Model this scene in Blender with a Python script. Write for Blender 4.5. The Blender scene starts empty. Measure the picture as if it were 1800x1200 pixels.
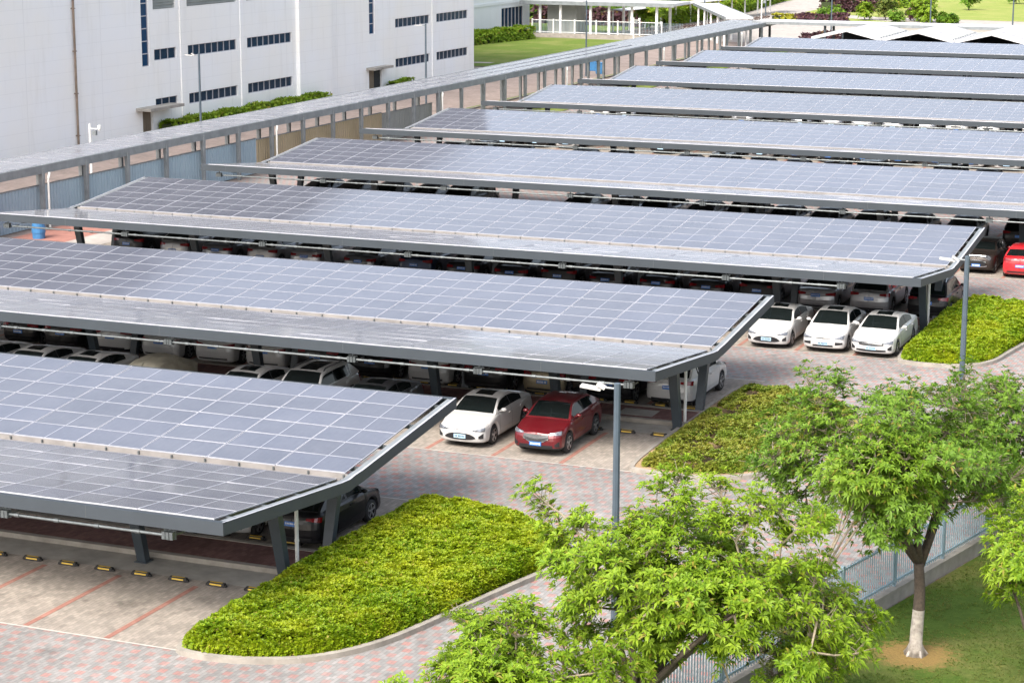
import bpy, math, random
import numpy as np
from mathutils import Vector, Matrix, Euler

R = math.radians
rng = random.Random(7)
nrg = np.random.default_rng(11)
SC = bpy.context.scene
COL = SC.collection

# ------------------------------------------------------------------ camera
CAMP = Vector((25.931, -57.218, 18.388))
cam_d = bpy.data.cameras.new('camera')
cam = bpy.data.objects.new('camera', cam_d)
COL.objects.link(cam)
cam.location = CAMP
cam.rotation_euler = (R(90 - 12.025), R(-0.08), R(22.491))
cam_d.sensor_width = 36.0
cam_d.lens = 3736.7 / 1800 * 36
cam_d.clip_start = 0.5
cam_d.clip_end = 3000
SC.camera = cam

# ------------------------------------------------------------------ sky, sun, exposure
SUN_EL, SUN_AZ = 46.0, 192.0          # azimuth measured from +Y towards +X
w = bpy.data.worlds.new('World')
SC.world = w
w.use_nodes = True
nt = w.node_tree
nt.nodes.clear()
sky = nt.nodes.new('ShaderNodeTexSky')
sky.sky_type = 'NISHITA'
sky.sun_disc = False
sky.sun_elevation = R(SUN_EL)
sky.sun_rotation = R(SUN_AZ)
sky.air_density = 1.0
sky.dust_density = 5.0
sky.ozone_density = 1.0
bg = nt.nodes.new('ShaderNodeBackground')
bg.inputs['Strength'].default_value = 0.15
wo = nt.nodes.new('ShaderNodeOutputWorld')
hs = nt.nodes.new('ShaderNodeHueSaturation')      # hazy, overcast white sky
hs.inputs['Saturation'].default_value = 0.6
nt.links.new(sky.outputs[0], hs.inputs['Color'])
nt.links.new(hs.outputs[0], bg.inputs[0])
nt.links.new(bg.outputs[0], wo.inputs[0])

sd = bpy.data.lights.new('sun', 'SUN')
sd.energy = 1.4
sd.angle = R(24.0)
sd.color = (1.0, 0.95, 0.87)
sun = bpy.data.objects.new('sun', sd)
COL.objects.link(sun)
sdir = Vector((math.sin(R(SUN_AZ)) * math.cos(R(SUN_EL)), math.cos(R(SUN_AZ)) * math.cos(R(SUN_EL)), math.sin(R(SUN_EL))))
sun.rotation_euler = (-sdir).to_track_quat('-Z', 'Y').to_euler()
sun.location = (0, -40, 60)

SC.view_settings.view_transform = 'Standard'
SC.view_settings.look = 'None'
SC.view_settings.gamma = 1.0
SC.view_settings.exposure = 1.3
try:
    SC.view_settings.use_curve_mapping = False
except Exception:
    pass
SC.render.engine = 'CYCLES'
SC.cycles.max_bounces = 6
SC.cycles.transparent_max_bounces = 4

# ------------------------------------------------------------------ helpers
class MB:
    def __init__(s):
        s.v = []; s.f = []; s.m = []
    def add(s, vs, fs, m=0):
        b = len(s.v)
        s.v += [tuple(p) for p in vs]
        for f in fs:
            s.f.append(tuple(b + i for i in f)); s.m.append(m)
    def box(s, x0, x1, y0, y1, z0, z1, m=0):
        s.add([(x0,y0,z0),(x1,y0,z0),(x1,y1,z0),(x0,y1,z0),(x0,y0,z1),(x1,y0,z1),(x1,y1,z1),(x0,y1,z1)],
              [(0,3,2,1),(4,5,6,7),(0,1,5,4),(1,2,6,5),(2,3,7,6),(3,0,4,7)], m)
    def quad(s, a, b, c, d, m=0):
        s.add([a,b,c,d], [(0,1,2,3)], m)
    def beam(s, p0, p1, wd, ht, m=0, wd1=None, ht1=None, up=(0,0,1)):
        p0 = Vector(p0); p1 = Vector(p1); d = (p1 - p0).normalized()
        u = Vector(up)
        if abs(d.dot(u)) > 0.95: u = Vector((0,1,0))
        a = d.cross(u).normalized(); b = a.cross(d).normalized()
        wd1 = wd if wd1 is None else wd1; ht1 = ht if ht1 is None else ht1
        vs = []
        for p, ww, hh in ((p0, wd, ht), (p1, wd1, ht1)):
            for sx, sy in ((-1,-1),(1,-1),(1,1),(-1,1)):
                vs.append(p + a * (sx * ww / 2) + b * (sy * hh / 2))
        s.add(vs, [(0,1,2,3),(7,6,5,4),(0,4,5,1),(1,5,6,2),(2,6,7,3),(3,7,4,0)], m)
    def tube(s, pts, rad, n=8, m=0, cap=True):
        pts = [Vector(p) for p in pts]
        if not hasattr(rad, '__len__'): rad = [rad] * len(pts)
        b = len(s.v); prev = None
        for i, p in enumerate(pts):
            d = (pts[min(i+1, len(pts)-1)] - pts[max(i-1, 0)])
            d = d.normalized() if d.length > 1e-9 else Vector((0,0,1))
            u = prev if prev is not None else (Vector((0,0,1)) if abs(d.z) < 0.9 else Vector((1,0,0)))
            a = d.cross(u)
            if a.length < 1e-6: a = d.cross(Vector((0.3,1,0.2)))
            a.normalize(); c = a.cross(d).normalized(); prev = c
            for k in range(n):
                t = 2 * math.pi * k / n
                s.v.append(tuple(p + a * (math.cos(t) * rad[i]) + c * (math.sin(t) * rad[i])))
        for i in range(len(pts) - 1):
            for k in range(n):
                k2 = (k + 1) % n
                s.f.append((b+i*n+k, b+i*n+k2, b+(i+1)*n+k2, b+(i+1)*n+k)); s.m.append(m)
        if cap:
            s.f.append(tuple(b + k for k in range(n))[::-1]); s.m.append(m)
            e = b + (len(pts)-1) * n
            s.f.append(tuple(e + k for k in range(n))); s.m.append(m)
    def poly_prism(s, pts, z0, z1, m=0):
        n = len(pts)
        vs = [(x,y,z0) for x,y in pts] + [(x,y,z1) for x,y in pts]
        fs = [tuple(range(n))[::-1], tuple(range(n, 2*n))] + [(i, (i+1)%n, n+(i+1)%n, n+i) for i in range(n)]
        s.add(vs, fs, m)
    def yz_prism(s, pts, x0, x1, m=0):
        n = len(pts)
        vs = [(x0,y,z) for y,z in pts] + [(x1,y,z) for y,z in pts]
        fs = [tuple(range(n)), tuple(range(n, 2*n))[::-1]] + [(i, n+i, n+(i+1)%n, (i+1)%n) for i in range(n)]
        s.add(vs, fs, m)
    def build(s, name, mats, parent=None, origin=None, smooth=False, loc=None, rot=None):
        if not isinstance(mats, (list, tuple)): mats = [mats]
        me = bpy.data.meshes.new(name)
        vs = s.v
        if origin is not None:
            ox, oy, oz = origin
            vs = [(x-ox, y-oy, z-oz) for x,y,z in vs]
        me.from_pydata(vs, [], s.f)
        for mt in mats: me.materials.append(mt)
        if len(mats) > 1: me.polygons.foreach_set('material_index', s.m)
        if smooth: me.polygons.foreach_set('use_smooth', [True] * len(me.polygons))
        me.update()
        o = bpy.data.objects.new(name, me)
        COL.objects.link(o)
        if parent is not None: o.parent = parent
        if loc is not None: o.location = loc
        elif origin is not None and parent is None: o.location = origin
        if rot is not None: o.rotation_euler = rot
        return o

def np_mesh(name, V, T, mats, parent=None, nper=3, loc=None):
    """mesh from numpy arrays: V (n,3), T (m,nper)"""
    if not isinstance(mats, (list, tuple)): mats = [mats]
    me = bpy.data.meshes.new(name)
    V = np.ascontiguousarray(V, dtype=np.float32); T = np.ascontiguousarray(T, dtype=np.int32)
    me.vertices.add(len(V)); me.vertices.foreach_set('co', V.ravel())
    me.loops.add(T.size); me.loops.foreach_set('vertex_index', T.ravel())
    me.polygons.add(len(T)); me.polygons.foreach_set('loop_start', np.arange(0, T.size, nper, dtype=np.int32))
    for mt in mats: me.materials.append(mt)
    me.update(calc_edges=True)
    me.validate()
    o = bpy.data.objects.new(name, me); COL.objects.link(o)
    if parent is not None: o.parent = parent
    if loc is not None: o.location = loc
    return o

def tag(o, label=None, cat=None, group=None, kind=None):
    if label: o['label'] = label
    if cat: o['category'] = cat
    if group: o['group'] = group
    if kind: o['kind'] = kind
    return o

def thing(name, label, cat, loc=(0,0,0), rz=0.0, group=None):
    o = bpy.data.objects.new(name, None); COL.objects.link(o)
    o.location = loc; o.rotation_euler = (0,0,rz); o.empty_display_size = 0.3
    return tag(o, label, cat, group)

def copy_tree(o, parent=None, kids=None):
    c = o.copy(); COL.objects.link(c); c.parent = parent
    for ch in (KIDS.get(o.name, []) if kids is None else kids):
        copy_tree(ch, c)
    return c
KIDS = {}
def refresh_kids(root):
    def rec(o):
        ch = list(o.children); KIDS[o.name] = ch
        for c in ch: rec(c)
    rec(root)

ORD = ['zeroth','first','second','third','fourth','fifth','sixth','seventh','eighth','ninth','tenth','eleventh','twelfth',
       'thirteenth','fourteenth','fifteenth','sixteenth','seventeenth','eighteenth','nineteenth','twentieth','twenty-first','twenty-second',
       'twenty-third','twenty-fourth','twenty-fifth','twenty-sixth','twenty-seventh','twenty-eighth','twenty-ninth','thirtieth']

# projection into the photograph's 1800 x 1200 frame, used only to sort panels by the size they show at
_M = cam.rotation_euler.to_matrix()
_rt, _up, _fw = _M @ Vector((1,0,0)), _M @ Vector((0,1,0)), _M @ Vector((0,0,-1))
def project(P):
    d = Vector(P) - CAMP; z = d.dot(_fw)
    if z < 0.1: return None
    return 900 + 3736.7 * d.dot(_rt) / z, 600 - 3736.7 * d.dot(_up) / z, z

# ------------------------------------------------------------------ materials
class NT:
    def __init__(s, name):
        s.mat = bpy.data.materials.new(name); s.mat.use_nodes = True
        s.t = s.mat.node_tree; s.b = s.t.nodes['Principled BSDF']
    def n(s, typ, **kw):
        nd = s.t.nodes.new(typ)
        for k, v in kw.items(): setattr(nd, k, v)
        return nd
    def l(s, a, b): s.t.links.new(a, b)
    def math(s, op, a, b=None, c=None, clamp=False):
        nd = s.n('ShaderNodeMath', operation=op); nd.use_clamp = clamp
        for i, x in enumerate((a, b, c)):
            if x is None: continue
            if isinstance(x, (int, float)): nd.inputs[i].default_value = x
            else: s.l(x, nd.inputs[i])
        return nd.outputs[0]
    def mix(s, f, a, b):
        nd = s.n('ShaderNodeMix', data_type='RGBA')
        for i, x in ((0, f), (6, a), (7, b)):
            if isinstance(x, (int, float)): nd.inputs[i].default_value = x
            elif isinstance(x, tuple): nd.inputs[i].default_value = (x + (1,))[:4]
            else: s.l(x, nd.inputs[i])
        return nd.outputs[2]
    def noise(s, scale, detail=4, rough=0.55, vec=None):
        nd = s.n('ShaderNodeTexNoise'); nd.inputs['Scale'].default_value = scale
        nd.inputs['Detail'].default_value = detail; nd.inputs['Roughness'].default_value = rough
        if vec is not None: s.l(vec, nd.inputs['Vector'])
        return nd.outputs[0]
    def ramp(s, f, lo, hi, a=0.0, b=1.0):
        nd = s.n('ShaderNodeMapRange'); s.l(f, nd.inputs[0])
        for i, x in ((1, lo), (2, hi), (3, a), (4, b)): nd.inputs[i].default_value = x
        return nd.outputs[0]
    def obj(s): return s.n('ShaderNodeTexCoord').outputs['Object']
    def pos(s): return s.n('ShaderNodeNewGeometry').outputs['Position']
    def xyz(s, vec):
        nd = s.n('ShaderNodeSeparateXYZ'); s.l(vec, nd.inputs[0]); return nd.outputs
    def set(s, **kw):
        for k, v in kw.items():
            inp = s.b.inputs[k.replace('_', ' ')]
            if isinstance(v, (int, float)): inp.default_value = v
            elif isinstance(v, tuple): inp.default_value = (v + (1,))[:4] if len(v) == 3 else v
            else: s.l(v, inp)
        return s
    def bump(s, h, strength=0.3, dist=0.02):
        nd = s.n('ShaderNodeBump'); nd.inputs['Strength'].default_value = strength; nd.inputs['Distance'].default_value = dist
        s.l(h, nd.inputs['Height']); s.l(nd.outputs[0], s.b.inputs['Normal'])

def plain(name, col, rough=0.6, metal=0.0, var=0.12, scale=3.0, spec=0.5, coat=0.0):
    m = NT(name)
    n = m.noise(scale, 5, 0.6, m.pos())
    f = m.ramp(n, 0.3, 0.7, 0.0, 1.0)
    lo = tuple(c * (1 - var) for c in col); hi = tuple(min(1, c * (1 + var)) for c in col)
    m.set(Base_Color=m.mix(f, lo, hi), Roughness=rough, Metallic=metal)
    m.b.inputs['Specular IOR Level'].default_value = spec
    if coat:
        m.b.inputs['Coat Weight'].default_value = coat; m.b.inputs['Coat Roughness'].default_value = 0.04
    return m.mat

def car_paint(name, col, metal=0.0, rough=0.35):
    m = NT(name)
    n = m.noise(2.2, 6, 0.65, m.pos())
    dust = m.ramp(n, 0.35, 0.75, 0.0, 0.02 if max(col) < 0.3 else 0.08)
    m.set(Base_Color=m.mix(dust, col, (0.35,0.33,0.30)), Metallic=metal, Roughness=m.ramp(n, 0.3, 0.8, rough*0.8, rough*1.3))
    m.b.inputs['Coat Weight'].default_value = 0.8 if max(col) > 0.05 else 0.25; m.b.inputs['Coat Roughness'].default_value = 0.05
    if max(col) <= 0.05: m.b.inputs['Specular IOR Level'].default_value = 0.3
    return m.mat

M = {}
M['steel'] = plain('dark_painted_steel', (0.045,0.058,0.070), 0.45, 0.0, 0.15, 1.3)
M['fascia'] = plain('grey_painted_fascia', (0.037,0.047,0.057), 0.6, 0.0, 0.10, 0.9)
M['galv'] = plain('galvanised_steel', (0.125,0.14,0.145), 0.42, 0.5, 0.25, 6)
M['galv_grey'] = plain('grey_walkway_steel', (0.23,0.25,0.26), 0.5, 0.2, 0.2, 1.5)
M['alu'] = plain('anodised_aluminium', (0.47,0.475,0.515), 0.42, 0.2, 0.06, 2)
M['gutter'] = plain('cream_gutter', (0.225,0.21,0.20), 0.6, 0.0, 0.2, 1.5)
M['white_pipe'] = plain('white_pvc', (0.72,0.72,0.68), 0.5, 0, 0.08, 2)
M['white'] = plain('white_paint', (0.78,0.78,0.76), 0.5, 0, 0.06, 1.5)
M['lamp_white'] = plain('lamp_housing', (0.50,0.49,0.47), 0.5, 0, 0.06, 2)
M['backsheet'] = plain('panel_backsheet', (0.35,0.36,0.38), 0.7)
M['pole'] = plain('blue_grey_pole_paint', (0.075,0.10,0.125), 0.4, 0.1, 0.12, 2)
M['rubber'] = plain('black_rubber', (0.022,0.021,0.020), 0.75, 0, 0.3, 8)
M['yellow'] = plain('yellow_reflector', (0.62,0.40,0.03), 0.5, 0, 0.15, 8)
M['tyre'] = plain('tyre_rubber', (0.018,0.018,0.019), 0.8, 0, 0.2, 8)
M['rim'] = plain('alloy_rim', (0.42,0.43,0.45), 0.3, 0.8, 0.05)
M['rim_dark'] = plain('dark_alloy_rim', (0.10,0.10,0.11), 0.35, 0.7, 0.05)
M['trim'] = plain('black_plastic_trim', (0.02,0.02,0.022), 0.5)
M['chrome'] = plain('chrome', (0.65,0.66,0.68), 0.15, 1.0, 0.03)
M['grille'] = plain('dark_grille', (0.016,0.016,0.018), 0.35)
M['mesh_grille'] = plain('grey_mesh_grille', (0.055,0.057,0.06), 0.4, 0.3, 0.5, 40)
M['headlamp'] = plain('headlamp_glass', (0.20,0.21,0.23), 0.10, 0.5, 0.75, 14, 0.6)
M['taillamp'] = plain('red_lamp_glass', (0.20,0.006,0.010), 0.12, 0, 0.25, 9, 0.7)
M['plate_blue'] = plain('blue_number_plate', (0.03,0.16,0.52), 0.4, 0, 0.1)
M['plate_pale'] = plain('pale_number_plate', (0.42,0.62,0.80), 0.4, 0, 0.1)
M['plate_text'] = plain('plate_lettering', (0.75,0.78,0.80), 0.5, 0, 0.02)
M['plate_dark_text'] = plain('plate_dark_lettering', (0.05,0.06,0.10), 0.5, 0, 0.02)
M['kerb'] = plain('concrete_kerb', (0.29,0.265,0.23), 0.85, 0, 0.22, 2.2)
M['concrete'] = plain('weathered_concrete', (0.30,0.285,0.255), 0.9, 0, 0.25, 1.1)
M['pale_strip'] = plain('pale_edging_blocks', (0.44,0.41,0.37), 0.85, 0, 0.2, 3)
M['soil'] = plain('dry_soil', (0.34,0.235,0.135), 0.95, 0, 0.4, 2.5)
M['bark'] = plain('brown_bark', (0.085,0.065,0.05), 0.9, 0, 0.35, 14)
M['bark_light'] = plain('pale_branch_bark', (0.24,0.20,0.145), 0.9, 0, 0.3, 12)
M['lime_wash'] = plain('lime_washed_bark', (0.36,0.325,0.285), 0.9, 0, 0.38, 9)
M['cover_cloth'] = plain('beige_cover_cloth', (0.30,0.28,0.22), 0.85, 0, 0.15, 3)
M['bin_blue'] = plain('blue_plastic', (0.05,0.19,0.40), 0.45)
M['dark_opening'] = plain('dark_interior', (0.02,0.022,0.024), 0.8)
M['brown_door'] = plain('brown_door_paint', (0.16,0.125,0.085), 0.6)
M['louvre'] = plain('grey_louvre', (0.36,0.38,0.37), 0.6, 0.1, 0.12, 1)
M['rust_pipe'] = plain('rusty_brown_pipe', (0.20,0.15,0.115), 0.7, 0, 0.3, 2)
M['white_roof'] = plain('white_roof_sheet', (0.57,0.57,0.575), 0.5, 0, 0.08, 0.6)
M['rail_paint'] = plain('pale_blue_grey_rail', (0.27,0.37,0.42), 0.5, 0, 0.1, 2)
M['mulch'] = plain('straw_mulch', (0.30,0.19,0.07), 0.95, 0, 0.35, 5)
M['red_tile'] = plain('red_paving', (0.33,0.15,0.115), 0.85, 0, 0.22, 2)
M['bike_dark'] = plain('bicycle_paint', (0.12,0.08,0.07), 0.4, 0.2)

def mk_glass(name, col, rough=0.05, spec=0.5):
    m = NT(name)
    m.set(Base_Color=col, Roughness=rough, IOR=1.5)
    m.b.inputs['Specular IOR Level'].default_value = spec
    return m.mat
M['car_glass'] = mk_glass('tinted_car_glass', (0.006,0.009,0.009), 0.04, 0.28)
M['blue_glass'] = mk_glass('blue_window_glass', (0.006,0.045,0.115), 0.12, 0.10)
M['navy_glass'] = mk_glass('navy_window_glass', (0.006,0.030,0.062), 0.12, 0.12)

def pv_material(name, col, dust, rough=0.16):
    m = NT(name)
    x, y, z = m.xyz(m.obj())
    info = m.n('ShaderNodeObjectInfo').outputs['Random']
    pos = m.pos()
    n = m.noise(0.55, 5, 0.6, pos)
    n2 = m.noise(6.0, 4, 0.6, pos)
    # fine printed cell lines running along the long side of the module
    fr = m.math('FRACT', m.math('MULTIPLY', y, 11.06))
    line = m.math('LESS_THAN', fr, 0.22)
    frx = m.math('FRACT', m.math('MULTIPLY', x, 5.6))
    linex = m.math('LESS_THAN', frx, 0.06)
    ln = m.math('MAXIMUM', line, m.math('MULTIPLY', linex, 0.6))
    cell = m.mix(info, tuple(c*0.80 for c in col), tuple(c*1.22 for c in col))
    cell = m.mix(m.math('MULTIPLY', ln, 0.20), cell, (0.26,0.27,0.32))
    dfac = m.math('ADD', m.ramp(n, 0.3, 0.75, dust*0.6, dust*1.3), m.ramp(n2, 0.4, 0.8, 0.0, dust*0.35))
    cellc = m.mix(dfac, cell, (0.52,0.52,0.56))
    m.set(Base_Color=cellc, Roughness=m.math('ADD', m.ramp(n, 0.3, 0.7, rough*0.6, rough*1.2), m.math('MULTIPLY', info, 0.02)), IOR=1.5)
    m.b.inputs['Specular IOR Level'].default_value = 0.9
    m.b.inputs['Sheen Weight'].default_value = 0.13; m.b.inputs['Sheen Roughness'].default_value = 0.45   # dust film
    return m.mat
M['pv'] = pv_material('solar_cells', (0.030,0.038,0.066), 0.10, 0.11)
M['pv_walk'] = pv_material('walkway_solar_cells', (0.07,0.08,0.105), 0.22, 0.2)

# paving --------------------------------------------------------------
def brick_mat(name, c1, c2, joint, bw, bl, red=None, lattice=None, stain=0.25, jw=0.10):
    """bricks bw wide (x) and bl long (y), running bond along y; optional lattice of red pairs"""
    m = NT(name)
    pos = m.pos()
    x, y, z = m.xyz(pos)
    col = m.math('FLOOR', m.math('DIVIDE', x, bw))
    fx = m.math('FRACT', m.math('DIVIDE', x, bw))
    odd = m.math('MULTIPLY', m.math('FRACT', m.math('MULTIPLY', col, 0.5)), 1.0)
    yy = m.math('ADD', m.math('DIVIDE', y, bl), odd)
    row = m.math('FLOOR', yy); fy = m.math('FRACT', yy)
    jx = m.math('LESS_THAN', fx, jw); jy = m.math('LESS_THAN', fy, jw * bw / bl * 1.0)
    jt = m.math('MAXIMUM', jx, jy)
    cv = m.n('ShaderNodeCombineXYZ'); m.l(col, cv.inputs[0]); m.l(row, cv.inputs[1])
    wn = m.n('ShaderNodeTexWhiteNoise', noise_dimensions='2D'); m.l(cv.outputs[0], wn.inputs['Vector'])
    base = m.mix(wn.outputs[0], c1, c2)
    if red is not None:
        ax, ay = lattice
        i = m.math('FLOOR', m.math('DIVIDE', x, ax)); j = m.math('FLOOR', m.math('DIVIDE', y, ay))
        fyy = m.math('FRACT', m.math('DIVIDE', y, ay))
        par = m.math('LESS_THAN', m.math('FRACT', m.math('MULTIPLY', m.math('ADD', i, j), 0.5)), 0.25)
        on = m.math('MULTIPLY', par, m.math('LESS_THAN', fyy, 0.55))
        cv2 = m.n('ShaderNodeCombineXYZ'); m.l(i, cv2.inputs[0]); m.l(j, cv2.inputs[1])
        wn2 = m.n('ShaderNodeTexWhiteNoise', noise_dimensions='2D'); m.l(cv2.outputs[0], wn2.inputs['Vector'])
        big = m.noise(0.10, 4, 0.6, pos)
        strength = m.math('MULTIPLY', on, m.math('MULTIPLY', m.ramp(wn2.outputs[0], 0, 1, 0.5, 1.0), m.ramp(big, 0.35, 0.65, 0.55, 1.0)))
        base = m.mix(strength, base, red)
    base = m.mix(m.math('MULTIPLY', jt, 0.55), base, joint)
    st = m.noise(0.35, 6, 0.65, pos); st2 = m.noise(2.6, 5, 0.7, pos)
    st3 = m.noise(0.9, 3, 0.5, pos)
    sc = m.math('ADD', m.ramp(st, 0.3, 0.7, 1 - stain, 1 + stain*0.35), m.ramp(st2, 0.3, 0.7, -stain*0.35, stain*0.3))
    sc = m.math('SUBTRACT', sc, m.ramp(st3, 0.66, 0.76, 0.0, stain*0.9))
    vo = m.n('ShaderNodeTexVoronoi'); vo.inputs['Scale'].default_value = 0.55; m.l(pos, vo.inputs['Vector'])
    spot = m.ramp(m.math('ADD', vo.outputs['Distance'], m.ramp(st2, 0.3, 0.7, -0.08, 0.08)), 0.06, 0.24, 0.22, 0.0)     # old oil spots
    sc = m.math('SUBTRACT', sc, spot)
    vm = m.n('ShaderNodeVectorMath', operation='SCALE'); m.l(base, vm.inputs[0]); m.l(sc, vm.inputs['Scale'])
    m.set(Base_Color=vm.outputs[0], Roughness=0.85)
    m.b.inputs['Specular IOR Level'].default_value = 0.25
    m.bump(m.math('SUBTRACT', 1.0, jt), 0.25, 0.01)
    return m.mat
M['aisle'] = brick_mat('aisle_pavers', (0.325,0.31,0.295), (0.235,0.23,0.22), (0.12,0.115,0.11), 0.11, 0.22, (0.41,0.195,0.165), (0.22,0.44), 0.28)
M['bay'] = brick_mat('bay_pavers', (0.40,0.35,0.30), (0.29,0.26,0.225), (0.17,0.15,0.13), 0.11, 0.22, None, None, 0.32)
M['line'] = brick_mat('red_line_pavers', (0.40,0.21,0.165), (0.34,0.165,0.13), (0.2,0.10,0.08), 0.11, 0.22, None, None, 0.25)
M['island'] = brick_mat('dark_red_pavers', (0.15,0.075,0.07), (0.21,0.115,0.10), (0.10,0.075,0.07), 0.11, 0.22, None, None, 0.35)
M['road_pink'] = brick_mat('pink_road_pavers', (0.35,0.275,0.24), (0.29,0.235,0.205), (0.2,0.165,0.15), 0.22, 0.44, None, None, 0.25)
M['path_grey'] = brick_mat('pale_road_pavers', (0.44,0.40,0.36), (0.38,0.345,0.315), (0.28,0.26,0.24), 0.3, 0.6, None, None, 0.18)
M['seamed_roof'] = brick_mat('seamed_white_roof', (0.44,0.44,0.455), (0.38,0.385,0.40), (0.25,0.25,0.27), 1.1, 2.2, None, None, 0.08, 0.06)
M['shade_painted_floor'] = plain('shade_painted_floor', (0.06,0.058,0.056), 0.9, 0, 0.25, 0.8)  # carport floor colour, darkened to stand in for the roof shade
M['ground'] = plain('bare_ground', (0.30,0.27,0.22), 0.95, 0, 0.2, 0.2)

def grass_mat(name, a, b, dry, dryness, worn=None):
    m = NT(name); pos = m.pos()
    n1 = m.noise(0.22, 6, 0.65, pos); n2 = m.noise(5, 5, 0.7, pos); n3 = m.noise(22, 3, 0.7, pos)
    c = m.mix(m.ramp(n2, 0.3, 0.7), a, b)
    c = m.mix(m.ramp(n1, 0.60 - dryness*0.3, 0.72, 0.0, 0.75), c, dry)
    c = m.mix(m.ramp(n3, 0.35, 0.7, 0.0, 0.35), c, tuple(x*0.45 for x in a))
    for wx, wy, wr in (worn or []):       # bare straw coloured patches at the foot of trees
        x, y, z = m.xyz(pos)
        d = m.math('SQRT', m.math('ADD', m.math('POWER', m.math('SUBTRACT', x, wx), 2.0), m.math('POWER', m.math('SUBTRACT', y, wy), 2.0)))
        d = m.math('ADD', d, m.ramp(n2, 0.25, 0.75, -wr*0.55, wr*0.55))
        c = m.mix(m.ramp(d, wr*0.75, wr*1.2, 0.85, 0.0), c, m.mix(m.ramp(n3, 0.3, 0.7), (0.20,0.12,0.05), (0.34,0.22,0.075)))
    m.set(Base_Color=c, Roughness=0.9)
    m.b.inputs['Specular IOR Level'].default_value = 0.15
    m.bump(n3, 0.6, 0.05)
    return m.mat
M['lawn'] = grass_mat('lawn_grass', (0.055,0.105,0.014), (0.10,0.155,0.024), (0.26,0.20,0.085), 0.35, [(16.18,-7.75,0.95),(19.2,-3.6,0.7)])
M['lawn_far'] = grass_mat('pale_far_lawn', (0.20,0.27,0.055), (0.30,0.34,0.085), (0.42,0.38,0.14), 0.5)
M['lawn_mid'] = grass_mat('building_lawn', (0.10,0.165,0.022), (0.17,0.23,0.04), (0.30,0.28,0.10), 0.45)

def leaf_mat(name, a, b, c, trans=0.3, patch=0.5, tip=None):
    m = NT(name)
    g = m.n('ShaderNodeNewGeometry')
    rnd = g.outputs['Random Per Island']; pos = g.outputs['Position']
    big = m.noise(0.7, 4, 0.6, pos)
    col = m.mix(rnd, a, b)
    col = m.mix(m.ramp(big, 0.40, 0.68, 0.0, patch), col, c)
    col = m.mix(m.math('MULTIPLY', m.math('GREATER_THAN', rnd, 0.965), 0.7), col, (0.30,0.21,0.05))
    m.set(Base_Color=col, Roughness=0.5)
    m.b.inputs['Specular IOR Level'].default_value = 0.3
    tr = m.n('ShaderNodeBsdfTranslucent'); m.l(col, tr.inputs[0])
    mx = m.n('ShaderNodeMixShader'); mx.inputs[0].default_value = trans
    m.l(m.b.outputs[0], mx.inputs[1]); m.l(tr.outputs[0], mx.inputs[2])
    out = m.t.nodes['Material Output']; m.l(mx.outputs[0], out.inputs[0])
    return m.mat
M['leaf_lime'] = leaf_mat('lime_shrub_leaves', (0.095,0.20,0.006), (0.275,0.39,0.010), (0.44,0.46,0.014), 0.36, 0.62)
M['leaf_patchy'] = leaf_mat('patchy_shrub_leaves', (0.085,0.15,0.013), (0.21,0.27,0.024), (0.30,0.26,0.04), 0.28, 0.7)
M['leaf_bright'] = leaf_mat('bright_tree_leaves', (0.13,0.25,0.016), (0.30,0.44,0.028), (0.36,0.46,0.035), 0.42, 0.4)
M['leaf_dark'] = leaf_mat('deep_green_tree_leaves', (0.065,0.155,0.017), (0.19,0.33,0.033), (0.27,0.42,0.045), 0.42, 0.5)
M['leaf_fine'] = leaf_mat('fine_olive_leaves', (0.085,0.125,0.02), (0.16,0.20,0.035), (0.13,0.15,0.03), 0.3, 0.4)
M['leaf_hedge'] = leaf_mat('hedge_leaves', (0.11,0.21,0.012), (0.22,0.34,0.02), (0.30,0.36,0.03), 0.3, 0.4)
M['leaf_purple'] = leaf_mat('purple_hedge_leaves', (0.06,0.025,0.035), (0.11,0.05,0.06), (0.10,0.06,0.05), 0.2, 0.4)
M['leaf_yellow'] = leaf_mat('yellow_hedge_leaves', (0.26,0.25,0.02), (0.36,0.33,0.03), (0.2,0.26,0.03), 0.25, 0.4)

def facade_mat(name, col, joint_z, joint_y, tint, stain=0.12):
    m = NT(name)
    x, y, z = m.xyz(m.pos())
    fz = m.math('FRACT', m.math('DIVIDE', z, joint_z)); fy = m.math('FRACT', m.math('DIVIDE', y, joint_y))
    jz = m.math('LESS_THAN', fz, 0.035); jy = m.math('LESS_THAN', fy, 0.010)
    j = m.math('MULTIPLY', m.math('MAXIMUM', jz, jy), 0.17)
    mp = m.n('ShaderNodeMapping'); m.l(m.pos(), mp.inputs[0]); mp.inputs['Scale'].default_value = (1, 1, 0.12)
    st = m.noise(1.4, 6, 0.7, mp.outputs[0]); pt = m.noise(0.18, 3, 0.5, m.pos())
    c = m.mix(m.ramp(pt, 0.35, 0.65), col, tint)
    c = m.mix(m.ramp(st, 0.52, 0.80, 0.0, stain), c, (0.42,0.40,0.34))
    c = m.mix(j, c, (0.45,0.46,0.47))
    m.set(Base_Color=c, Roughness=0.6)
    return m.mat
M['facade'] = facade_mat('white_metal_facade', (0.86,0.875,0.885), 0.93, 9.35, (0.87,0.865,0.835), 0.20)
M['facade2'] = facade_mat('pale_panel_facade', (0.72,0.75,0.76), 40.0, 0.9, (0.68,0.72,0.74), 0.2)

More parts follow.
